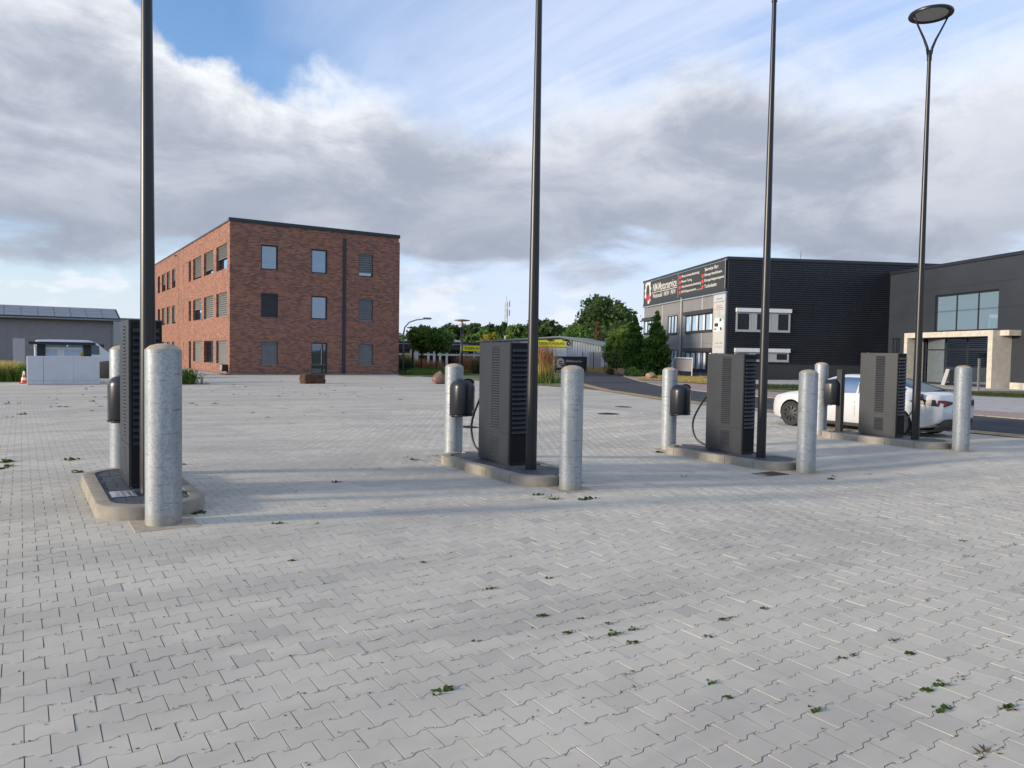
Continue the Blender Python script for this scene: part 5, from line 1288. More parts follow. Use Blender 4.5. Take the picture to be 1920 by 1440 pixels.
    for ya in axles:
        for s in (-1, 1):
            wx = s * (HWc - .115)
            wh = MB(); prof = [(wr * .66, -.10), (wr * .93, -.105), (wr, -.075), (wr, .075), (wr * .93, .105), (wr * .66, .10)]
            vs = []; fs = []; sg_ = 36
            for r_, xx in prof:
                for q in range(sg_): a = 2 * math.pi * q / sg_; vs.append((wx + xx, ya + r_ * math.cos(a), wr + r_ * math.sin(a)))
            for i in range(len(prof) - 1):
                for q in range(sg_): q2 = (q + 1) % sg_; fs.append((i * sg_ + q, i * sg_ + q2, (i + 1) * sg_ + q2, (i + 1) * sg_ + q))
            wh.add(vs, fs); wo = wh.build('wheel', 'tyre', t, auto=40)
            rm = MB(); X = wx + s * .085
            ringp = [(X - s * .02, wr * .69), (X + s * .012, wr * .66), (X + s * .012, wr * .60), (X - s * .02, wr * .57)]
            vs = [(xx, ya + r_ * math.cos(2 * math.pi * q / 36), wr + r_ * math.sin(2 * math.pi * q / 36)) for xx, r_ in ringp for q in range(36)]
            rm.add(vs, [(i * 36 + q, i * 36 + (q + 1) % 36, (i + 1) * 36 + (q + 1) % 36, (i + 1) * 36 + q) for i in range(3) for q in range(36)])
            rm.add([(X - s * .03, ya + wr * .68 * math.cos(2 * math.pi * q / 36), wr + wr * .68 * math.sin(2 * math.pi * q / 36)) for q in range(36)], [tuple(range(36))])
            for q in range(9):
                a = 2 * math.pi * q / 9; d1_ = .17; c_, s_ = math.cos, math.sin
                pts = [(X + s * .018, ya + wr * .12 * c_(a - .5), wr + wr * .12 * s_(a - .5)), (X + s * .018, ya + wr * .12 * c_(a + .5), wr + wr * .12 * s_(a + .5)), (X + s * .004, ya + wr * .62 * c_(a + d1_ + .18), wr + wr * .62 * s_(a + d1_ + .18)), (X + s * .004, ya + wr * .62 * c_(a - .02), wr + wr * .62 * s_(a - .02))]
                rm.add(pts + [(p[0] - s * .02, p[1], p[2]) for p in pts], [(0, 1, 2, 3), (4, 7, 6, 5), (0, 3, 7, 4), (1, 5, 6, 2), (2, 6, 7, 3)])
            rm.add([(X + s * .024, ya + wr * .13 * math.cos(2 * math.pi * q / 16), wr + wr * .13 * math.sin(2 * math.pi * q / 16)) for q in range(16)], [tuple(range(16))])
            rm.build('rim', 'rim', wo)
    return t, half_at

CX0, CY0 = 17.30 + .925, 9.12
car, hat = make_car('parked_car', 4.72, .925,
    [(0, .86), (.05, 1.005), (.12, 1.03), (.35, 1.075), (.60, 1.115), (1.10, 1.27), (1.65, 1.395), (2.15, 1.44), (2.6, 1.425), (3.0, 1.32), (3.45, 1.10), (3.72, .965), (4.1, .90), (4.45, .80), (4.62, .70), (4.72, .56)],
    [(0, .84), (.12, .985), (.5, .985), (1.2, .975), (2.2, .94), (3.0, .91), (3.6, .895), (4.1, .85), (4.5, .76), (4.72, .52)],
    [(0, .78), (.05, .86), (.2, .935), (.6, .99), (1.2, 1.0), (3.6, .995), (4.1, .955), (4.4, .87), (4.6, .73), (4.72, .52)],
    [(0, .70), (.1, .80), (.5, .78), (.9, .70), (1.6, .655), (2.4, .66), (3.0, .68), (3.5, .74), (3.8, .82), (4.3, .76), (4.72, .40)],
    [(0, .46), (.08, .36), (.35, .25), (.8, .19), (3.9, .17), (4.4, .20), (4.72, .27)],
    (.98, 3.855), .335, {'side': [('rear_door_window', 1.02, 1.98, .10, .88), ('front_door_window', 2.04, 3.02, .10, .88), ('quarter_window', .84, .98, .12, .62)], 'top': [('rear_window', .42, 1.55), ('glass_roof', 1.62, 2.50), ('windscreen', 2.58, 3.50)]},
    (CX0, CY0, G(17.8, 11)), R(0.6), 'white electric saloon car plugged in beside the last island')
def side_x(y, z, s):
    h = hat(y)
    for (x0, z0), (x1, z1) in zip(h[1:], h[2:]):
        if z0 <= z <= z1 and z1 > z0: return s * (x0 + (x1 - x0) * (z - z0) / (z1 - z0))
    return s * h[5][0]
def decal(nm, pts, mat, off=.006, s=-1):
    m = MB(); m.add([(side_x(y, z, s) + s * off, y, z) for y, z in pts], [tuple(range(len(pts)))]); return m.build(nm, mat, car)
for s in (-1, 1):
    for y in (1.52, 2.52):
        hx = side_x(y, .80, s); MB().bbox(hx - .012, hx + .012, y - .11, y + .11, .788, .812, .005).build('door_handle', 'trim', car)
    sg_ = MB()
    for yc in (1.14, 2.02, 3.06):
        ps_ = [.30, .45, .6, .75, .90]; sg_.add([(side_x(yc + q, z, s) + s * .0025, yc + q, z) for z in ps_ for q in (-.004, .004)], [(2 * i, 2 * i + 1, 2 * i + 3, 2 * i + 2) for i in range(len(ps_) - 1)])
    sg_.build('door_seam', 'trim', car)
    # lamps, mirrors, sills
    ll = MB(); ll.add([(side_x(y, z, s) * f + s * .008, y, z) for y, z, f in ((4.22, .80, 1), (4.30, .70, 1), (4.50, .66, .995), (4.60, .655, .97), (4.52, .72, .99), (4.36, .785, 1))], [tuple(range(6))]); ll.build('headlight', 'lightg', car)
    tl = MB()
    # tail lamp wraps from the flank on to the tail
    path = [(.66, .875, .855), (.42, .905, .80), (.18, .915, .775), (.06, .905, .765)]
    vs = []
    for y, z1, z0 in path: vs += [(side_x(y, z1, s) + s * .014, y, z1), (side_x(y, z0, s) + s * .014, y, z0)]
    hx0 = side_x(.02, .85, s); vs += [(hx0 * .90, -.020, .90), (hx0 * .90, -.026, .755), (hx0 * .45, -.020, .862), (hx0 * .45, -.026, .815)]
    tl.add(vs, [(2 * i, 2 * i + 1, 2 * i + 3, 2 * i + 2) for i in range(5)]); tlo = tl.build('tail_light', 'trim', car)
    rl2 = MB(); rl2.add([(side_x(.26, .885, s) + s * .022, .26, .885), (side_x(.26, .80, s) + s * .022, .26, .80), (side_x(.07, .785, s) + s * .024, .07, .785), (side_x(.07, .89, s) + s * .024, .07, .89), (hx0 * .88, -.030, .88), (hx0 * .88, -.034, .785), (hx0 * .60, -.030, .865), (hx0 * .60, -.034, .81)], [(3, 2, 5, 4)]); rl2.build('red_lens', 'tail', tlo)
    mx_ = side_x(2.98, .95, s); mm = MB(); mm.bbox(mx_ - .02 if s > 0 else mx_ - .20, mx_ + .20 if s > 0 else mx_ + .02, 2.92, 3.06, .93, 1.06, .03); mm.build('mirror', 'carw', car)
    sl_ = MB(); sl_.box(s * .86 if s > 0 else -.905, .905 if s > 0 else -.86, 1.42, 3.42, .16, .235); sl_.build('sill_trim', 'trim', car)
df = MB(); hw_ = .925 * .80
df.add([(-hw_, .03, .36), (hw_, .03, .36), (hw_ * 1.08, .16, .24), (-hw_ * 1.08, .16, .24), (-hw_ * .78, -.012, .47), (hw_ * .78, -.012, .47)], [(4, 5, 1, 0), (0, 1, 2, 3)]); df.build('rear_diffuser', 'trim', car)
MB().box(-.27, .27, -.022, -.004, .58, .70).build('number_plate', 'reflw', car)
ub = MB(); ub.box(-.74, .74, .35, 4.3, .15, .20); ub.build('underbody', 'trim', car)
# charging plug in the left rear wing and its lead to the cabinet
pp = (side_x(.42, .92, -1), .42, .935)
fl = MB().bbox(pp[0] - .10, pp[0] - .012, .34, .50, .90, 1.04, .02).build('charge_flap', 'trim', car)
plug = MB(); plug.tube([(pp[0] - .02, .40, .93), (pp[0] - .13, .38, .95), (pp[0] - .20, .36, .91)], [.035, .04, .03], 10)
wp = Vector((CX0 + pp[0] - .20, CY0 + .36, G(17.8, 11) + .91)); ch4 = Vector((ISX[3] + .18, 8.50 + CL + .02, G(ISX[3], 8.7) + KH + .92))
po = plug.build('charging_plug', 'black', car, smooth=True)
cb = []
for q in range(25):
    u = q / 24; p = wp.lerp(ch4, u); p.z -= 1.75 * u * (1 - u) * 1.6; p.z = max(p.z, G(p.x, p.y) + .03); cb.append(p)
tag(MB().tube(cb, .016, 8).build('charging_lead', 'rubber', None, smooth=True), 'black charging lead running from the cabinet to the white car', 'cable')

# white van behind the low panel wall
pv_ = hit_z(95, 706, ZF)
vd2 = pv_
van, _h = make_car('parked_van', 4.9, .95,
    [(0, 1.70), (.06, 1.86), (.3, 1.93), (2.4, 1.95), (3.2, 1.88), (3.9, 1.40), (4.2, 1.15), (4.6, 1.0), (4.9, .7)],
    [(0, 1.1), (.3, 1.12), (3.0, 1.08), (4.0, 1.05), (4.6, .92), (4.9, .65)],
    [(0, .9), (.2, .97), (.6, 1), (4.0, 1), (4.5, .93), (4.9, .7)], [(0, .80), (.3, .84), (2.8, .83), (3.4, .80), (4.1, .84), (4.5, .8), (4.9, .55)],
    [(0, .4), (.2, .28), (4.6, .25), (4.9, .32)], (.95, 3.95), .33, {'side': [('rear_side_window', .5, 1.7, .12, .9), ('mid_side_window', 1.8, 2.6, .12, .9), ('front_side_window', 2.7, 3.5, .12, .85)], 'top': [('windscreen', 3.1, 4.05)]},
    (pv_.x - .75, pv_.y + 4.6, ZF), R(-90), 'white van parked behind the utility cabinet'); van.scale = (1, 1, 1.10)

# ================================================================== YARD FURNITURE AT THE WEST END
pw = hit_z(51, 721.5, ZF); pw2 = hit(187, 700, (0, pw.y, 0), Vector((0, 1, 0))); PWd = pw2.x - pw.x
PH = hit(120, 668, (0, pw.y, 0), Vector((0, 1, 0))).z - ZF
lw_ = empty('panel_wall', (pw.x, pw.y, ZF), 0, 'low white wall of three smooth panels with pale capping', 'wall')
cutsx = [0, PWd * (80.5 - 51) / 136, PWd * (136 - 51) / 136, PWd]
for a, b in zip(cutsx, cutsx[1:]):
    MB().bbox(a + .006, b - .006, 0, .10, .20, PH - .03, .006).build('panel', 'wallw', lw_); MB().bbox(a + .006, b - .006, .004, .096, 0.01, .192, .005).build('base_panel', 'wallw', lw_)
MB().box(0, PWd, -.012, .112, PH - .03, PH).build('capping', 'white', lw_)
MB().bbox(PWd - .1, PWd, .115, 2.0, .0, PH - .03, .006).build('return_panel', 'wallw', lw_)
MB().bbox(0, .1, .115, 2.0, .0, PH - .03, .006).build('return_panel', 'wallw', lw_)
cy_ = pw.y + 2.6
cb_ = lambda px, py: hit(px, py, (0, cy_, 0), Vector((0, 1, 0)))
x0_, x1_ = cb_(65, 650).x, cb_(162, 650).x; zt_c = cb_(110, 650).z - ZF
uc = empty('utility_cabinet', (x0_, cy_, ZF), 0, 'white two-door utility cabinet with black canopy and yellow warning sign', 'cabinet'); UW = x1_ - x0_
MB().bbox(0, UW, 0, .9, 0, zt_c, .01).build('housing', 'white', uc)
for a, b in ((.02, UW * .5 - .01), (UW * .5 + .01, UW - .02)):
    dd = MB().bbox(a, b, -.03, -.002, .08, zt_c - .03, .006).build('door', 'white', uc)
    MB().box(a + .12, a + (b - a) * .88, -.036, -.031, zt_c - .62, zt_c - .13).build('vent_panel', M('vent_blue', (.40, .50, .62), .5, var=.05), dd)
wt_ = MB(); wx_ = UW * .905; wz_ = zt_c - .40; wt_.add([(wx_ - .17, -.042, wz_ - .14), (wx_ + .17, -.042, wz_ - .14), (wx_, -.042, wz_ + .18)], [(0, 1, 2)]); wo_ = wt_.build('warning_sign', M('warning_yellow', (.70, .42, .01), .5), uc)
bt = MB(); bt.add([(wx_ + .02, -.045, wz_ + .08), (wx_ - .04, -.045, wz_ - .01), (wx_ + .0, -.045, wz_ - .01), (wx_ - .02, -.045, wz_ - .10), (wx_ + .045, -.045, wz_ + .02), (wx_ + .005, -.045, wz_ + .02)], [(0, 1, 2, 5), (2, 3, 4, 5)]); bt.build('lightning_mark', 'black', wo_)
MB().box(wx_ + .0, wx_ + .26, -.036, -.031, zt_c - .13, zt_c - .10).build('maker_badge', 'signr', uc)
k0, k1 = cb_(53, 646).x - x0_, cb_(178, 648).x - x0_; kz = cb_(110, 646.5).z - ZF
MB().bbox(k0, k1, -.45, 1.4, kz, kz + .14, .01).build('canopy', 'black', uc)
for xx in (k0 + .35, k1 - .5): MB().box(xx, xx + .34, -.1, .5, 0, kz).build('canopy_post', 'black', uc)
pp_ = hit_z(36, 690.5, ZF); t = empty('tall_white_panel', (pp_.x, pp_.y, ZF), 0, 'upright plain white panel standing in the weeds', 'panel'); zq = hit(36, 634.5, (0, pp_.y, 0), Vector((0, 1, 0))).z - ZF; wq = hit(47, 660, (0, pp_.y, 0), Vector((0, 1, 0))).x - hit(24.5, 660, (0, pp_.y, 0), Vector((0, 1, 0))).x
MB().bbox(-wq / 2, wq / 2, 0, .08, .0, zq, .01).build('sheet', 'panel_l', t); MB().box(-wq / 2 + .05, -wq / 2 + .12, .08, .14, 0, zq - .1).build('rear_batten', 'gutter', t); MB().box(wq / 2 - .12, wq / 2 - .05, .08, .14, 0, zq - .1).build('rear_batten', 'gutter', t)
pc = hit_z(45, 719, ZF); t = empty('traffic_cone', (pc.x, pc.y, ZF), R(10), 'orange and white traffic cone beside the low white wall', 'traffic cone')
MB().bbox(-.20, .20, -.20, .20, 0, .035, .01).build('base', 'orange', t); MB().lathe([(.135, .035), (.112, .16)], 20, cap=False).build('cone_body', 'orange', t, smooth=True); MB().lathe([(.112, .16), (.088, .28)], 20, cap=False).build('white_band', 'reflw', t, smooth=True); MB().lathe([(.088, .28), (.066, .39)], 20, cap=False).build('cone_body', 'orange', t, smooth=True); MB().lathe([(.066, .39), (.03, .56), (.02, .57)], 20).build('white_tip', 'reflw', t, smooth=True)
# black slag heap edge and gravel to the right of the low wall
ph = hit_z(200, 712, ZF); gp_ = MB(); bmh = bmesh.new(); bmesh.ops.create_icosphere(bmh, subdivisions=4, radius=1)
for v in bmh.verts:
    nz_ = .25 * math.sin(v.co.x * 5 + v.co.y * 3) * .4; v.co = (v.co.x * (2.6 + nz_), v.co.y * (1.6 + nz_), max(-.05, v.co.z * (1.15 + nz_)))
bmh.verts.index_update(); gp_.add([v.co for v in bmh.verts], [[v.index for v in f.verts] for f in bmh.faces]); bmh.free()
hpo = gp_.build('soil_heap', M('dark_soil', (.028, .027, .027), .95, var=.3, scale=3, bump=.8, bscale=20), None, smooth=True, loc=(ph.x + 1.6, ph.y + 3.2, ZF)); tag(hpo, 'heap of dark soil beside the utility cabinet', 'soil heap')

# stones
def boulder(label, px, py, sx_, sy_, sz_, mat, rz=0, kind='rock', seed=1, group=None):
    p = hit_z(px, py, G(*hit_z(px, py, ZF)[:2])); r2 = random.Random(seed); bm = bmesh.new(); bmesh.ops.create_icosphere(bm, subdivisions=4, radius=1)
    ph_ = [(Vector((r2.uniform(-1, 1), r2.uniform(-1, 1), r2.uniform(-1, 1))).normalized(), r2.uniform(.62, .95)) for _ in range(14)]
    for v in bm.verts:
        c = v.co.copy()
        if kind == 'block':
            m_ = max(abs(c.x), abs(c.y), abs(c.z)); c = c.lerp(c / m_, .82); c += Vector((math.sin(c.z * 5 + c.y * 4), math.cos(c.x * 6), math.sin(c.x * 4 + c.z * 3))) * .035
        elif kind == 'wedge':
            for d_, h_ in ph_:
                e_ = c.dot(d_) - h_
                if e_ > 0: c -= d_ * e_ * .8
            if c.z > -.2: s_ = 1 - .78 * max(0, (c.z + .2) / 1.2); c.x *= s_; c.y *= s_
        else:
            for d_, h_ in ph_:
                e_ = c.dot(d_) - h_
                if e_ > 0: c -= d_ * e_ * .85
        c += Vector((math.sin(c.y * 9 + seed), math.sin(c.z * 8 + 2 * seed), math.sin(c.x * 9))) * .022
        v.co = (c.x * sx_, c.y * sy_, c.z * sz_ + sz_ * .72)
    m = MB(); bm.verts.index_update(); m.add([v.co for v in bm.verts], [[v.index for v in f.verts] for f in bm.faces]); bm.free()
    o = m.build('boulder', mat, None, auto=32, loc=(p.x, p.y, G(p.x, p.y) - .04)); o.rotation_euler.z = rz; tag(o, label, 'boulder', group); return o
boulder('rust-brown squared stone block on the paving before the brick entrance', 586, 719, .60, .36, .32, 'stone_b', R(6), 'block', 3)
boulder('pointed reddish granite boulder on the paving', 823, 719.5, .60, .48, .46, 'stone_r', R(25), 'wedge', 8)
boulder('tan flat-topped boulder on the dry verge by the road', 1222, 712, .62, .5, .34, 'stone_t', R(20), 'rock', 5)
boulder('small red-brown boulder between round shrubs across the road', 1165, 704, .48, .4, .40, 'stone_r', R(50), 'rock', 9)
boulder('white boulder at the foot of the columnar trees', 1211, 703, .75, .6, .5, 'white', R(0), 'rock', 12)

# boards, signs, fence
tp = hit_z(1039.5, 697.5, ZF); tq = hit_z(1099.5, 697.5, ZF); dv_ = (tq - tp); tl_ = dv_.length; trz = math.atan2(dv_.y, dv_.x); tn = Vector((dv_.y, -dv_.x, 0)).normalized()
th_ = hit(1042, 668, tp, tn).z - ZF
ns = empty('advertising_board', (tp.x, tp.y, ZF), trz, 'charcoal advertising board with gear emblem beside the far end of the road', 'sign board')
MB().box(0, tl_ * .93, -.05, .05, .18, th_).build('board', 'signbg', ns); MB().box(tl_ * .93, tl_, -.04, 1.6, .0, th_).build('side_panel', 'frame', ns)
for xx in (.15, tl_ * .5, tl_ * .88): MB().box(xx, xx + .1, .05, .14, 0, th_ - .1).build('leg', 'frame', ns)
gm_ = MB(); vs = []
for q in range(41):
    a = R(-70 + 300 * q / 40) + R(40); rr_ = (1.2 if q % 4 < 2 else 1.0) * .42; vs += [(tl_ * .17 + .27 * math.cos(a), -.055, th_ - .62 + .27 * math.sin(a)), (tl_ * .17 + rr_ * math.cos(a), -.055, th_ - .62 + rr_ * math.sin(a))]
gm_.add(vs, [(2 * q, 2 * q + 1, 2 * q + 3, 2 * q + 2) for q in range(40)]); gm_.build('gear_emblem', 'signw', ns)
text('board_lettering', 'NM', 'signr', ns, facemx((tl_ * .19, -.058, th_ - 1.02), (1, 0, 0)), .62, .34, shear=.2, bold=.02)
text('board_lettering', 'NM-Motorservice', 'signw', ns, facemx((tl_ * .33, -.055, th_ - .58), (1, 0, 0)), tl_ * .5, .24, bold=.015)
for q in range(4): MB().box(.25, .95, -.056, -.051, .45 + q * .22, .55 + q * .22).build('text_line', 'signw', ns)
# thin wire fence along the dry grass
f0_ = hit_z(1092, 697, ZF); f1_ = hit_z(1178, 700.5, ZF); fd = f1_ - f0_; fl_ = fd.length; fe = empty('wire_fence', (f0_.x, f0_.y, ZF), math.atan2(fd.y, fd.x), 'thin dark wire fence along the dry grass', 'fence')
for q in range(5): MB().box(fl_ * q / 4 - .03, fl_ * q / 4 + .03, -.03, .03, 0, 2.0).build('post', 'frame', fe)
wf = MB()
for q in range(10): wf.box(0, fl_, -.008, .008, .12 + q * .20, .128 + q * .20)
q = 0
while q * .3 < fl_: wf.box(q * .3, q * .3 + .01, -.006, .006, .1, 1.95); q += 1
wo2 = wf.build('wire_mesh', 'frame', fe); wo2['kind'] = 'stuff'
for i, (px, y0, y1) in enumerate(((1486, 712, 680.5), (1588.5, 709, 682), (1834, 731, 672))):
    p = hit_z(px, y0, ZF); h_ = hit(px, y1, p, Vector((FWD.x, FWD.y, 0))).z - ZF
    t = empty('fence_post', (p.x, p.y, ZF), -TH, ['thin galvanised post before the black corrugated wall, on short grass', 'thin galvanised post before the black corrugated wall, near the dark panel building', 'thin pale post before the concrete portal'][i], 'post', None)
    MB().box(-.05, .05, -.05, .05, 0, h_).build('shaft', 'gutter', t); MB().box(-.056, .056, -.056, .056, h_, h_ + .02).build('cap', 'frame', t)
# grey board on a tube frame before the workshop
p = hit_z(1262, 705.5, ZF); p2 = hit_z(1297, 708.5, ZF); dv_ = p2 - p; wl = dv_.length
t = empty('framed_board', (p.x, p.y, ZF), math.atan2(dv_.y, dv_.x), 'blank grey board in a white tube frame before the workshop', 'sign board'); nn_ = Vector((dv_.y, -dv_.x, 0)).normalized(); bz = hit(1264, 671, p, nn_).z - ZF
for xx in (0, wl): MB().tube([(xx, 0, 0), (xx + (.12 if xx == 0 else 0.05), 0, bz)], .04, 8).build('upright', 'white', t)
MB().tube([(.12, 0, bz), (wl + .05, 0, bz)], .04, 8).build('top_rail', 'white', t); MB().box(.08, wl - .04, -.02, .02, bz * .32, bz - .1).build('board', 'panel', t)
p = hit_z(1261, 702, ZF); p = p + Vector((FWD.x, FWD.y, 0)) * 3; t = empty('orange_flag', (p.x, p.y, ZF), 0, 'orange flag on a pole by the workshop entrance', 'flag'); MB().tube([(0, 0, 0), (0, 0, 2.5)], .04, 6).build('pole', 'white', t); MB().box(.05, .55, -.01, .01, 1.75, 2.42).build('cloth', 'orange', t)

# distant street lamps, mast
def street_lamp(px, top_px, depth, label, kind, base_py=690):
    p = flatpt(px, base_py, depth); p.z = ZF; h_ = hit(px, top_px, p, Vector((FWD.x, FWD.y, 0))).z - ZF
    t = empty('street_lamp', (p.x, p.y, ZF), YAW * -1, label, 'street lamp')
    if kind == 'arm':
        pts = [(0, 0, 0), (0, 0, h_ * .72), (.1, 0, h_ * .84), (.45, 0, h_ * .93), (1.0, 0, h_ * .975), (1.75, 0, h_)]
        MB().tube(pts, [.09, .07, .05, .045, .045, .04], 8).build('pole', 'gutter', t, smooth=True); MB().bbox(1.6, 2.25, -.14, .14, h_ - .05, h_ + .1, .04).build('lamp_head', 'gutter', t)
    else:
        MB().tube([(0, 0, 0), (0, 0, h_ - .5)], .09, 8).build('pole', 'pole', t, smooth=True); MB().lathe([(.09, h_ - .5), (.05, h_ - .12), (.55, h_ - .06), (.58, h_), (.1, h_ + .06)], 20).build('lamp_head', 'signbg' if depth > 60 else 'stone_t', t)  # nearer lamp's head gets a tan colour painted as sunlight
street_lamp(756, 597, 62, 'grey curved-arm street lamp beside the brick block', 'arm'); street_lamp(773.5, 614, 70, 'dark mushroom street lamp between curved-arm lamp and young trees', 'm'); street_lamp(865, 600, 55, 'dark mushroom street lamp with head painted as sunlit before the showroom', 'm')
p = flatpt(948, 690, 230); p.z = ZF; hm = hit(948, 566, p, Vector((FWD.x, FWD.y, 0))).z - ZF
mt = empty('radio_mast', (p.x, p.y, ZF), .3, 'tall pale lattice radio mast rising behind the trees', 'mast'); m = MB()
for k_ in range(3): a = k_ * 2.094; m.tube([(.62 * math.cos(a), .62 * math.sin(a), 0), (.46 * math.cos(a), .46 * math.sin(a), hm)], .09, 5)
nseg = int(hm / 1.6)
for q in range(nseg):
    for k_ in range(3):
        a, b = k_ * 2.094, (k_ + 1) * 2.094
        if q % 2: a, b = b, a
        z0 = hm * q / nseg; z1 = hm * (q + 1) / nseg; m.tube([(.55 * math.cos(a), .55 * math.sin(a), z0), (.55 * math.cos(b), .55 * math.sin(b), z1)], .05, 4)
m.build('lattice', 'poster', mt)
for (z, s) in ((hm - 1.5, 1), (hm - 4.0, -1), (hm - 4.2, 1)): MB().box(s * .6 - .2, s * .6 + .2, -.7, -.5, z, z + 1.9).build('antenna', 'poster', mt)
MB().tube([(0, 0, hm), (0, 0, hm + 1.8)], .06, 5).build('spike', 'gutter', mt)

# ================================================================== VEGETATION
def tloc(px, depth, py=692): p = flatpt(px, py, depth); return (p.x, p.y, ZF)
def tz(px, py, depth): return hit(px, py, flatpt(px, 690, depth), Vector((FWD.x, FWD.y, 0))).z - ZF
def pxm(dpx, depth): return dpx * depth / F_PX
# big dark oak behind the hall
D_ = 120; H = tz(1130, 556, D_)
tree('oak_tree', 'big dark round-crowned oak behind the metal hall', tloc(1132, D_), [(0, 0, H * .66, pxm(46, D_), 5, H * .33), (-pxm(30, D_), 1, H * .42, pxm(30, D_), 4, H * .26), (pxm(24, D_), 0, H * .42, pxm(34, D_), 4, H * .26), (-pxm(42, D_), -1, H * .60, pxm(9, D_), 1.4, H * .12)], 15000, .34, 'leaf_dk', H * .22, .5, clump=.13, hollow=.45)
tree('maple_tree', 'mid green leafy tree left of the big oak', tloc(1083, 112), [(0, 0, tz(1083, 612, 112) * .62, pxm(19, 112), 3, tz(1083, 612, 112) * .36)], 5000, .28, 'leaf_md', 2.2, .25)
tree('spruce_tree', 'half-withered brown spruce before the big oak', tloc(1118, 104), [(0, 0, tz(1118, 600, 104) * f, pxm(13, 104) * (1.15 - f), pxm(13, 104) * (1.15 - f), 1.0) for f in (.15, .3, .45, .6, .75, .88)], 4500, .20, 'leaf_br', 1.2, .22, limbs=4)
tree('lime_tree', 'light green bushy tree beside the columnar trees', tloc(1160, 82), [(0, 0, 2.2, pxm(22, 82), 1.8, 2.0), (.8, 0, 3.4, pxm(14, 82), 1.4, 1.2)], 6000, .20, 'leaf_lt', 1.0, .14)
tree('thicket_tree', 'dull green thicket tree under the big oak', tloc(1150, 108), [(0, 0, 2.8, 4.0, 3, 2.6), (2.4, 0, 4.2, 2.4, 2, 2.6)], 6500, .26, 'leaf_dk', 1.5, .2)
# two columnar hornbeams before the workshop
for i, (px, top, hw, base) in enumerate(((1189, 591, 23, 703), (1229.5, 592, 25, 704.5))):
    p = hit_z(px, base, ZF); D_ = (p - EYE).dot(FWD); H = tz(px, top, D_); W_ = pxm(hw, D_)
    ells = [(0, 0, H * f, W_ * wv, W_ * wv, H * .13) for f, wv in ((.12, .72), (.25, .98), (.38, 1.0), (.52, .82), (.66, .60), (.78, .40), (.89, .20), (.96, .09))]
    tree('columnar_tree', ['dense green columnar tree standing beside the round shrubs', 'dense green columnar tree standing closest to the workshop wall'][i], (p.x, p.y, ZF), ells, 13000, .15, 'leaf_cy', .6, .14, group='columnar trees before the workshop', clump=.20, up=.3, hollow=.35)
# young trees beside the brick block
for i, (px, top, hw, dpt, mat) in enumerate(((790, 612, 24, 66, 'leaf_lt'), (818, 614, 24, 64, 'leaf_md'), (770, 628, 17, 96, 'leaf_md'), (752, 634, 14, 100, 'leaf_lt'))):
    H = tz(px, top, dpt); W_ = pxm(hw, dpt)
    tree('young_tree', ['bright green young tree planted nearest the brick block', 'mid green young tree planted before the showroom columns', 'slim mid green tree behind the curved-arm lamp', 'small light green tree at the edge of the brick block'][i], tloc(px, dpt),
         [(0, 0, H * .74, W_, W_, H * .25), (W_ * .4, 0, H * .62, W_ * .7, W_ * .7, H * .16), (-W_ * .5, 0, H * .84, W_ * .45, W_ * .45, H * .14)], 4200, .17, mat, H * .36, .08, clump=.19)
# row of woodland trees behind hall and showroom
row = [(742, 628, 18, 140, 'leaf_md'), (765, 632, 18, 150, 'leaf_dk'), (845, 612, 22, 150, 'leaf_dk'), (868, 610, 22, 160, 'leaf_dk'), (893, 609, 22, 155, 'leaf_dk'), (918, 611, 22, 150, 'leaf_dk'), (940, 606, 14, 148, 'leaf_dk'), (966, 606, 17, 145, 'leaf_md'), (985, 612, 16, 150, 'leaf_dk'), (1004, 600, 20, 140, 'leaf_dk'), (1026, 600, 20, 138, 'leaf_dk'), (1045, 610, 16, 140, 'leaf_md'), (1064, 620, 14, 142, 'leaf_md'), (905, 622, 18, 128, 'leaf_md'), (882, 628, 18, 125, 'leaf_md'), (834, 622, 14, 130, 'leaf_md'), (958, 628, 12, 120, 'leaf_lt')]
nmz = ['edge', 'second', 'third']
for i, (px, top, hw, dpt, mat) in enumerate(row):
    H = tz(px, top, dpt); W_ = pxm(hw, dpt)
    lab = {'leaf_dk': 'dark green woodland tree in the row behind hall and showroom', 'leaf_md': 'mid green woodland tree in the row behind hall and showroom', 'leaf_lt': 'light green woodland tree behind the hall roof'}[mat]
    tree('woodland_tree', lab, tloc(px, dpt), [(0, 0, H * .62, W_, W_, H * .38), (-W_ * .5, 0, H * .42, W_ * .8, W_ * .8, H * .3), (W_ * .55, 0, H * .48, W_ * .7, W_ * .7, H * .3), (rnd.uniform(-.3, .3) * W_, 0, H * .86, W_ * .5, W_ * .5, H * .15)], 3600, .42, mat, H * .25, .25, group='woodland trees ' + mat[5:], limbs=3, clump=.18)
tree('yellowing_shrub', 'tall yellow-green shrub behind the showroom roof', tloc(917, 108), [(0, 0, tz(917, 624, 108) * .7, pxm(14, 108), 1.4, tz(917, 624, 108) * .28), (pxm(8, 108), 0, tz(917, 624, 108) * .78, pxm(8, 108), 1, tz(917, 624, 108) * .2)], 2600, .24, 'leaf_yl', 1.5, .1, cat='shrub')
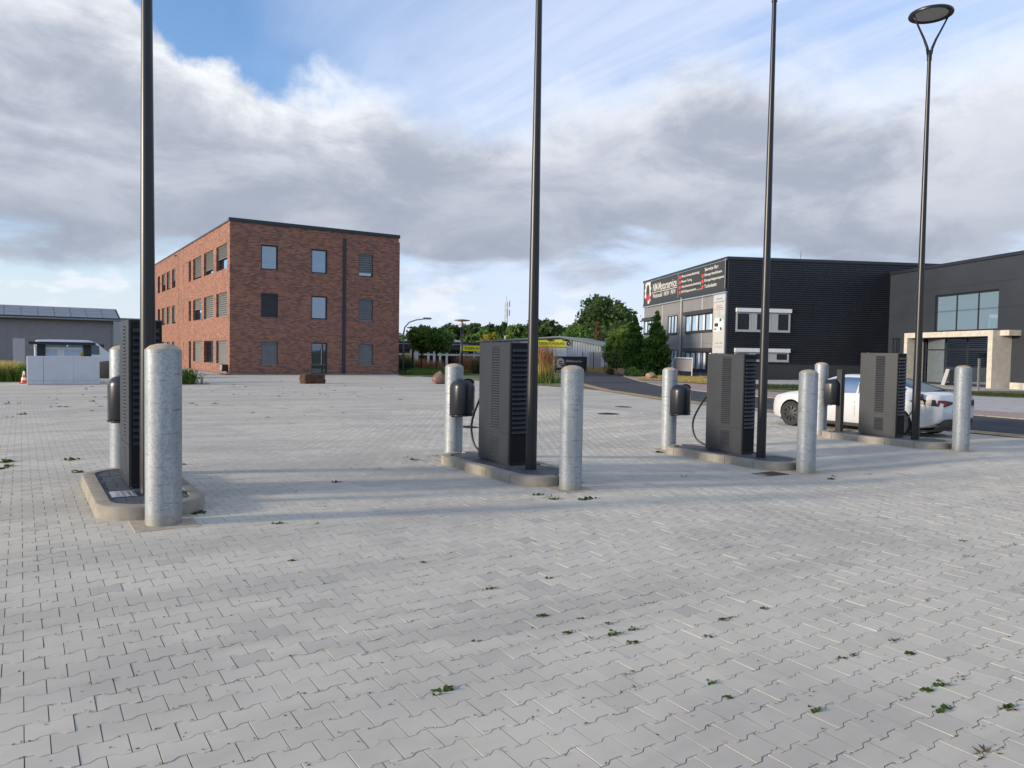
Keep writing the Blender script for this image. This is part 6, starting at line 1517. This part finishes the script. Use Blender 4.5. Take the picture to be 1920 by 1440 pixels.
# far wood on the horizon, one mass
fw = []
for q in range(230):
    a = R(-50 + q * .72) ; dd = rnd.uniform(240, 420); hh_ = rnd.uniform(5, 9) * dd / 330
    if -28 < math.degrees(a) < 12: hh_ *= .35
    x, y = dd * math.sin(a + 0.2), dd * math.cos(a + 0.2); e = (x, y, hh_ * .5, rnd.uniform(5, 9), rnd.uniform(5, 9), hh_ * .6); fw.append(e)
P = crown_points(fw, 14000, .16); P = P[P[:, 2] > 0]; V_, Q_ = leaf_quads(P, 1.0); me = np_mesh('far_wood', V_, Q_); me.materials.append(K['leaf_dk']); o = link(bpy.data.objects.new('far_wood', me)); o.location.z = ZF; tag(o, 'far-off wood along the horizon', 'wood', None, 'stuff')

# ground cover around the buildings
def area(name, px_poly, z, mat, label): return sheet(name, [tuple(hit_z(px, py, z)[:2]) for px, py in px_poly], z, mat, label)
area('lawn', [(748, 704), (762, 705.5), (832, 704.2), (900, 700.5), (905, 694), (850, 691.5), (748, 691.5)], -.105, 'lawn', 'green lawn strip beside the brick block')
area('planting_bed', [(748, 691.4), (905, 692.5), (905, 686), (748, 686)], -.100, 'soil', 'planting bed before the showroom')
area('dry_grass', [(1000, 712), (1042, 712), (1075, 703), (1040, 699), (1000, 700)], -.100, 'soil', 'dry grass corner at the bend of the road')
area('dry_meadow', [(1092, 697.2), (1180, 701), (1200, 696), (1180, 690.5), (1090, 690.5)], -.098, 'soil', 'straw-coloured meadow behind the wire fence')
area('workshop_verge', [(1193, 712.5), (1240, 714), (1320, 720), (1338, 721.5), (1400, 722), (1400, 712.2), (1320, 708), (1240, 705)], -.100, 'lawn', 'half-dry lawn verge before the workshop')
area('workshop_drive', [(1398, 722), (1620, 724), (1640, 712.5), (1398, 712.2)], -.106, 'slab', 'grey paved drive before the black corrugated wall')
area('grass_verge', [(1350, 723), (1420, 728), (1640, 733), (1640, 724.4), (1420, 722.4)], -.103, 'lawn', 'strip of short grass between drive and footway')
area('forecourt_grass', [(1640, 736), (1820, 741.5), (1990, 749), (1990, 741), (1820, 735.5), (1640, 731)], -.101, 'lawn', 'narrow grass strip before the concrete portal')
area('parking_apron', [(1640, 758), (1990, 779), (1990, 749.5), (1820, 742), (1640, 736.4)], -.107, 'slab', 'grey paved apron across the road')
def pts_in(px_poly, n, z):
    P = []; poly = [hit_z(a, b, z) for a, b in px_poly]; xs = [p.x for p in poly]; ys_ = [p.y for p in poly]
    def inside(x, y):
        c = False
        for a, b in zip(poly, poly[1:] + poly[:1]):
            if (a.y > y) != (b.y > y) and x < (b.x - a.x) * (y - a.y) / (b.y - a.y) + a.x: c = not c
        return c
    while len(P) < n:
        x, y = rnd.uniform(min(xs), max(xs)), rnd.uniform(min(ys_), max(ys_))
        if inside(x, y): P.append((x, y, z))
    return P
tag(blades('lawn_grass', 'grass_g', pts_in([(762, 703.5), (832, 703.2), (900, 699.5), (905, 696), (775, 695)], 16000, -.11), .32, .014), 'fresh green grass of the lawn strip', 'grass')
tag(blades('shaded_grass', 'grass_d', pts_in([(748, 703), (764, 704), (840, 693), (748, 692)], 5000, -.11), .30, .014), 'dark tufty grass in the shade of the brick block', 'grass')  # the block's shade is put into the darker blade colour
tag(blades('verge_grass', 'grass_y', pts_in([(1193, 711.5), (1240, 713.5), (1320, 719), (1338, 720.5), (1320, 709), (1240, 706)], 7000, -.105), .16, .012), 'thin straw-coloured grass on the workshop verge', 'grass')
tag(blades('meadow_grass', 'grass_y', pts_in([(1092, 697), (1178, 700.5), (1195, 696), (1175, 691), (1090, 691)], 9000, -.105), .35, .02), 'straw-coloured meadow grass behind the fence', 'grass')
tag(blades('strip_grass', 'grass_d', pts_in([(1350, 723.2), (1420, 727.5), (1640, 732.5), (1640, 724.8), (1420, 722.8)], 7000, -.105), .14, .012), 'short grass beside the workshop drive', 'grass')
tag(blades('portal_grass', 'grass_d', pts_in([(1640, 735.5), (1820, 741), (1960, 747), (1960, 741.5), (1820, 736), (1640, 731.5)], 5000, -.105), .09, .012), 'narrow band of grass before the portal', 'grass')
def clump(name, label, px, py, r, h, n, mat, z=ZF, cat='ornamental grass', lean=.5, group=None, wid=.012):
    p = hit_z(px, py, z); t = empty(name, (p.x, p.y, z), 0, label, cat, group)
    a = nr.uniform(0, 6.283, n); rr_ = r * nr.uniform(0, 1, n) ** .5; P = np.stack([rr_ * np.cos(a), rr_ * np.sin(a), np.zeros(n)], 1)
    blades('blades', mat, P, h, wid, lean, t, None); return t
c_ = clump('ornamental_grass', 'tall straw and russet ornamental grass at the bend of the road', 1022, 717.5, .50, 1.6, 380, 'grass_y', lean=.55, wid=.014); blades('plumes', 'grass_r', np.stack([nr.normal(0, .27, 200), nr.normal(0, .27, 200), nr.uniform(.9, 1.6, 200)], 1), .9, .02, .3, c_, None); blades('foot_leaves', 'grass_g', np.stack([nr.normal(0, .5, 300), nr.normal(0, .4, 300), np.zeros(300)], 1), .7, .02, .6, c_, None)
for i, (px, py, r_, h_, mt_, lb) in enumerate(((815, 695, .9, .95, 'grass_r', 'russet ornamental grass clump before the showroom columns'), (788, 692.5, .6, 1.0, 'grass_r', 'russet ornamental grass under the bright young tree'), (880, 700, 1.1, 1.5, 'grass_r', 'brown ornamental grass beside the tan-headed mushroom lamp'), (900, 700.5, .9, 1.3, 'grass_d', 'dark ornamental grass beside the charging cabinet view to the showroom'), (757, 696, 1.0, 1.2, 'grass_d', 'dark tall grass clump at the corner of the brick block'), (765, 690, .6, 1.5, 'grass_y', 'straw grass clump behind the curved-arm lamp'))):
    clump('ornamental_grass', lb, px, py, r_, h_, 800, mt_)
def bush(label, px, py, r, h, mat, n=900):
    p = hit_z(px, py, ZF); t = empty('round_shrub', (p.x, p.y, ZF), 0, label, 'shrub'); V_, Q_ = leaf_quads(crown_points([(0, 0, h * .5, r, r, h * .55)], n, .22, hollow=.7), .07); me = np_mesh('foliage', V_, Q_); me.materials.append(K[mat]); link(bpy.data.objects.new('foliage', me), t); MB().tube([(0, 0, -.05), (0, 0, h * .5)], .04, 6).build('stem', 'bark', t)
bush('small brown-green round shrub by the wire fence', 1144, 702.5, .33, .52, 'leaf_br'); bush('clipped green round shrub before the left columnar tree', 1187, 706, .68, .68, 'leaf_md', 1600); bush('low olive shrub beside the red-brown boulder', 1174, 704, .35, .5, 'leaf_br'); bush('low green shrub beside the white boulder', 1213, 705.5, .5, .48, 'leaf_md')
pu_ = hit_z(1268, 705.5, ZF); t = empty('planter_pot', (pu_.x, pu_.y, ZF), 0, 'small dark red pot on the ground by the framed board', 'pot'); MB().lathe([(.2, 0), (.28, .4), (.31, .42), (.31, .5), (.25, .5)], 16).build('pot', 'signr', t, auto=40); MB().lathe([(.002, .45), (.25, .45)], 16, cap=False).build('soil', 'black', t)
# tall weeds at the west end
wd = hit_z(20, 716, ZF)
P = [(rnd.uniform(-4.5, .9), rnd.uniform(0, 4.5), 0) for _ in range(5200)]
t = blades('weed_thicket', 'grass_y', P, .85, .02, .5); t.location = (wd.x - .6, wd.y + .2, ZF); tag(t, 'yellow-green weed thicket behind the traffic cone', 'weeds')
P = [(rnd.uniform(-4.5, 1.4), rnd.uniform(-.2, 4), 0) for _ in range(5200)]
t = blades('weed_thicket', 'grass_g', P, .75, .02, .7); t.location = (wd.x - .6, wd.y + .1, ZF); tag(t, 'green undergrowth of the weed thicket behind the traffic cone', 'weeds')
pp2 = hit_z(352, 720.5, ZF); t = empty('weed_clump', (pp2.x, pp2.y, ZF), 0, 'tall green weed clump on a dark edging strip near the brick wall', 'weed'); blades('blades', 'grass_g', np.stack([nr.normal(0, .26, 150), nr.normal(0, .12, 150), np.zeros(150)], 1), .75, .016, .4, t, None); V_, Q_ = leaf_quads(np.stack([nr.normal(0, .3, 260), nr.normal(0, .15, 260), nr.uniform(.05, .7, 260)], 1), .06); me = np_mesh('leaves', V_, Q_); me.materials.append(K['weed']); link(bpy.data.objects.new('leaves', me), t)
MB().box(-1.2, 1.0, -.12, .02, .006, .03).build('edging_strip', 'black', t)

# weeds in the paving joints, three kinds of tuft
def tuft(kind):
    m = MB(); n = {'low': 22, 'rosette': 26, 'dry': 10}[kind]; V = []; F = []
    for q in range(n):
        a = rnd.uniform(0, 6.28); l = rnd.uniform(.025, .07) * (1.0 if kind != 'dry' else .9); w_ = l * (.34 if kind != 'dry' else .12); up_ = rnd.uniform(.15, .9); o = Vector((rnd.gauss(0, .028), rnd.gauss(0, .012), 0))
        d_ = Vector((math.cos(a) * math.cos(up_), math.sin(a) * math.cos(up_), math.sin(up_))); s_ = Vector((-math.sin(a), math.cos(a), 0)) * w_
        b = len(V); V += [o, o + d_ * l * .5 + s_, o + d_ * l + Vector((0, 0, -.006)), o + d_ * l * .5 - s_]; F.append((b, b + 1, b + 2, b + 3))
    m.add(V, F); me = m.mesh('weed_tuft'); me.materials.append(K['weed_d' if kind == 'dry' else 'weed']); return me
TM = {k_: [tuft(k_) for _ in range(3)] for k_ in ('low', 'rosette', 'dry')}
WL = {'rosette': 'bright green leafy weed growing in a paving joint', 'low': 'low green weed tuft growing in a paving joint', 'dry': 'withered brown weed sprig in a paving joint'}
def weed(px, py, kind, s=1.0):
    p = hit_z(px, py, 0); p = hit_z(px, py, G(p.x, p.y)); z = G(p.x, p.y)
    # slide to the nearest joint between two rows
    yj = round(p.y / PW) * PW
    o = bpy.data.objects.new('weed', rnd.choice(TM[kind])); o.location = (p.x, yj, z - .004); s *= .62; o.scale = (s, s, s * .8); o.rotation_euler.z = rnd.uniform(-.4, .4) + (3.14 if rnd.random() < .5 else 0); link(o); tag(o, WL[kind], 'weed', kind + ' weeds in the paving')
for a in ((817, 1290, 'rosette', 1.15), (836, 1297, 'low', .9), (1030, 1161, 'low', 1.1), (1002, 1149, 'low', .7), (1073, 1153, 'low', .7), (1148, 1189, 'low', 1.2), (1168, 1198, 'low', 1.1), (1110, 1203, 'dry', 1.2), (1070, 1190, 'low', .9), (1145, 1171, 'low', .7), (1186, 1181, 'low', .9), (1196, 1272, 'dry', 1), (1191, 1292, 'dry', 1), (905, 1209, 'low', .8), (789, 1052, 'low', .8), (930, 1042, 'dry', .8), (950, 1040, 'dry', .8), (915, 1074, 'dry', .8), (1020, 1079, 'low', .9), (904, 1110, 'dry', .9), (928, 1109, 'low', 1.0), (543, 1047, 'low', .9), (1209, 1127, 'dry', .9), (1193, 1129, 'dry', .8), (1273, 1124, 'dry', .8), (1278, 1117, 'dry', .7),
          (1363, 1163, 'rosette', 1.0), (1441, 1144, 'low', .9), (1378, 1158, 'low', .6), (1316, 1190, 'low', .9), (1349, 1289, 'low', .8), (1383, 1317, 'low', .8), (1532, 1335, 'low', .9), (1666, 1197, 'low', .8), (1687, 1219, 'low', .9), (1728, 1233, 'low', .9), (1560, 1226, 'low', .8), (1587, 1222, 'low', .8), (1672, 1193, 'dry', .8), (1810, 1273, 'dry', 1.2), (1763, 1285, 'low', 1.1), (1742, 1296, 'low', 1.0), (1882, 1324, 'rosette', 1.1), (1757, 1332, 'low', .9), (1776, 1327, 'low', .9), (1880, 1430, 'dry', 1.6), (1868, 1422, 'dry', 1.2), (1748, 1130, 'dry', 1.0), (1802, 1245, 'dry', .9), (1610, 1112, 'dry', .8), (1657, 1115, 'dry', .8), (1888, 1028, 'dry', 1.2), (1907, 1024, 'dry', 1.2), (1822, 1017, 'low', .9), (1810, 1044, 'dry', 1.4), (1470, 1036, 'dry', .8),
          (138, 861, 'low', 2.2), (148, 884, 'rosette', 1.7), (139, 883, 'low', 1.4), (8, 868, 'rosette', 3.0), (16, 876, 'low', 2.2), (3, 880, 'low', 2.6), (174, 752, 'low', 3), (10, 757, 'dry', 5), (40, 776, 'low', 3), (14, 782, 'dry', 3), (174, 770, 'dry', 3), (363, 962, 'low', 2.0), (352, 958, 'dry', 1.9), (378, 964, 'dry', 1.3), (1006, 928, 'low', 1.6), (1030, 932, 'dry', 1.8), (1040, 937, 'rosette', 1.5), (1100, 939, 'low', 1.9), (1115, 936, 'low', 1.6), (1240, 848, 'low', 2.4), (1553, 896, 'low', 1.8), (1562, 892, 'dry', 2.0), (1638, 890, 'dry', 1.6), (1276, 891, 'dry', 1.8), (776, 862, 'low', 2.0), (819, 856, 'dry', 2.4), (757, 857, 'dry', 1.6), (343, 872, 'low', 1.4), (522, 985, 'low', 1.2), (590, 981, 'dry', 1.2), (634, 905, 'low', 1.3), (603, 948, 'dry', 1.2), (556, 923, 'dry', .9), (715, 880, 'dry', 1.4), (660, 879, 'dry', 1.0)):
    weed(*a)
# seedlings scattered over the far yard
for _ in range(110):
    px, py = rnd.uniform(345, 760), rnd.triangular(715, 800, 722); weed(px, py, rnd.choice(['low', 'dry', 'dry']), rnd.uniform(1.0, 2.0))
for _ in range(26): weed(rnd.uniform(90, 210), rnd.uniform(724, 780), rnd.choice(['low', 'dry']), rnd.uniform(1.0, 1.9))

# crumbs of soil, dry leaves and moss lying in and beside the joints
n = 2600; LX, LY_, LZ = [], [], []
while len(LX) < n:
    px, py = rnd.uniform(-60, 1980), rnd.triangular(730, 1480, 1000); p = hit_z(px, py, 0); p = hit_z(px, py, G(p.x, p.y))
    if (p - EYE).length > 23 or p.x > road_near_x(p.y) - .8 or under_island(p.x, p.y) or any(abs(p.x - c) < .5 and IS_Y0 - .05 < p.y < IS_Y1 + .05 for c in ISX): continue
    if rnd.random() < .75: y = round(p.y / PW) * PW + rnd.gauss(0, .012)
    else: y = p.y
    LX.append(p.x); LY_.append(y); LZ.append(G(p.x, y) + .003)
P = np.stack([LX, LY_, LZ], 1); V_, Q_ = leaf_quads(P, .009, .5); V_[:, 2] = np.repeat(P[:, 2], 4) + (V_[:, 2] - np.repeat(P[:, 2], 4)) * .35
me = np_mesh('litter_crumbs', V_, Q_); me.materials.append(K['weed_d']); o = link(bpy.data.objects.new('litter_crumbs', me)); tag(o, 'crumbs of soil and dry leaf litter on the paving', 'litter', None, 'stuff')
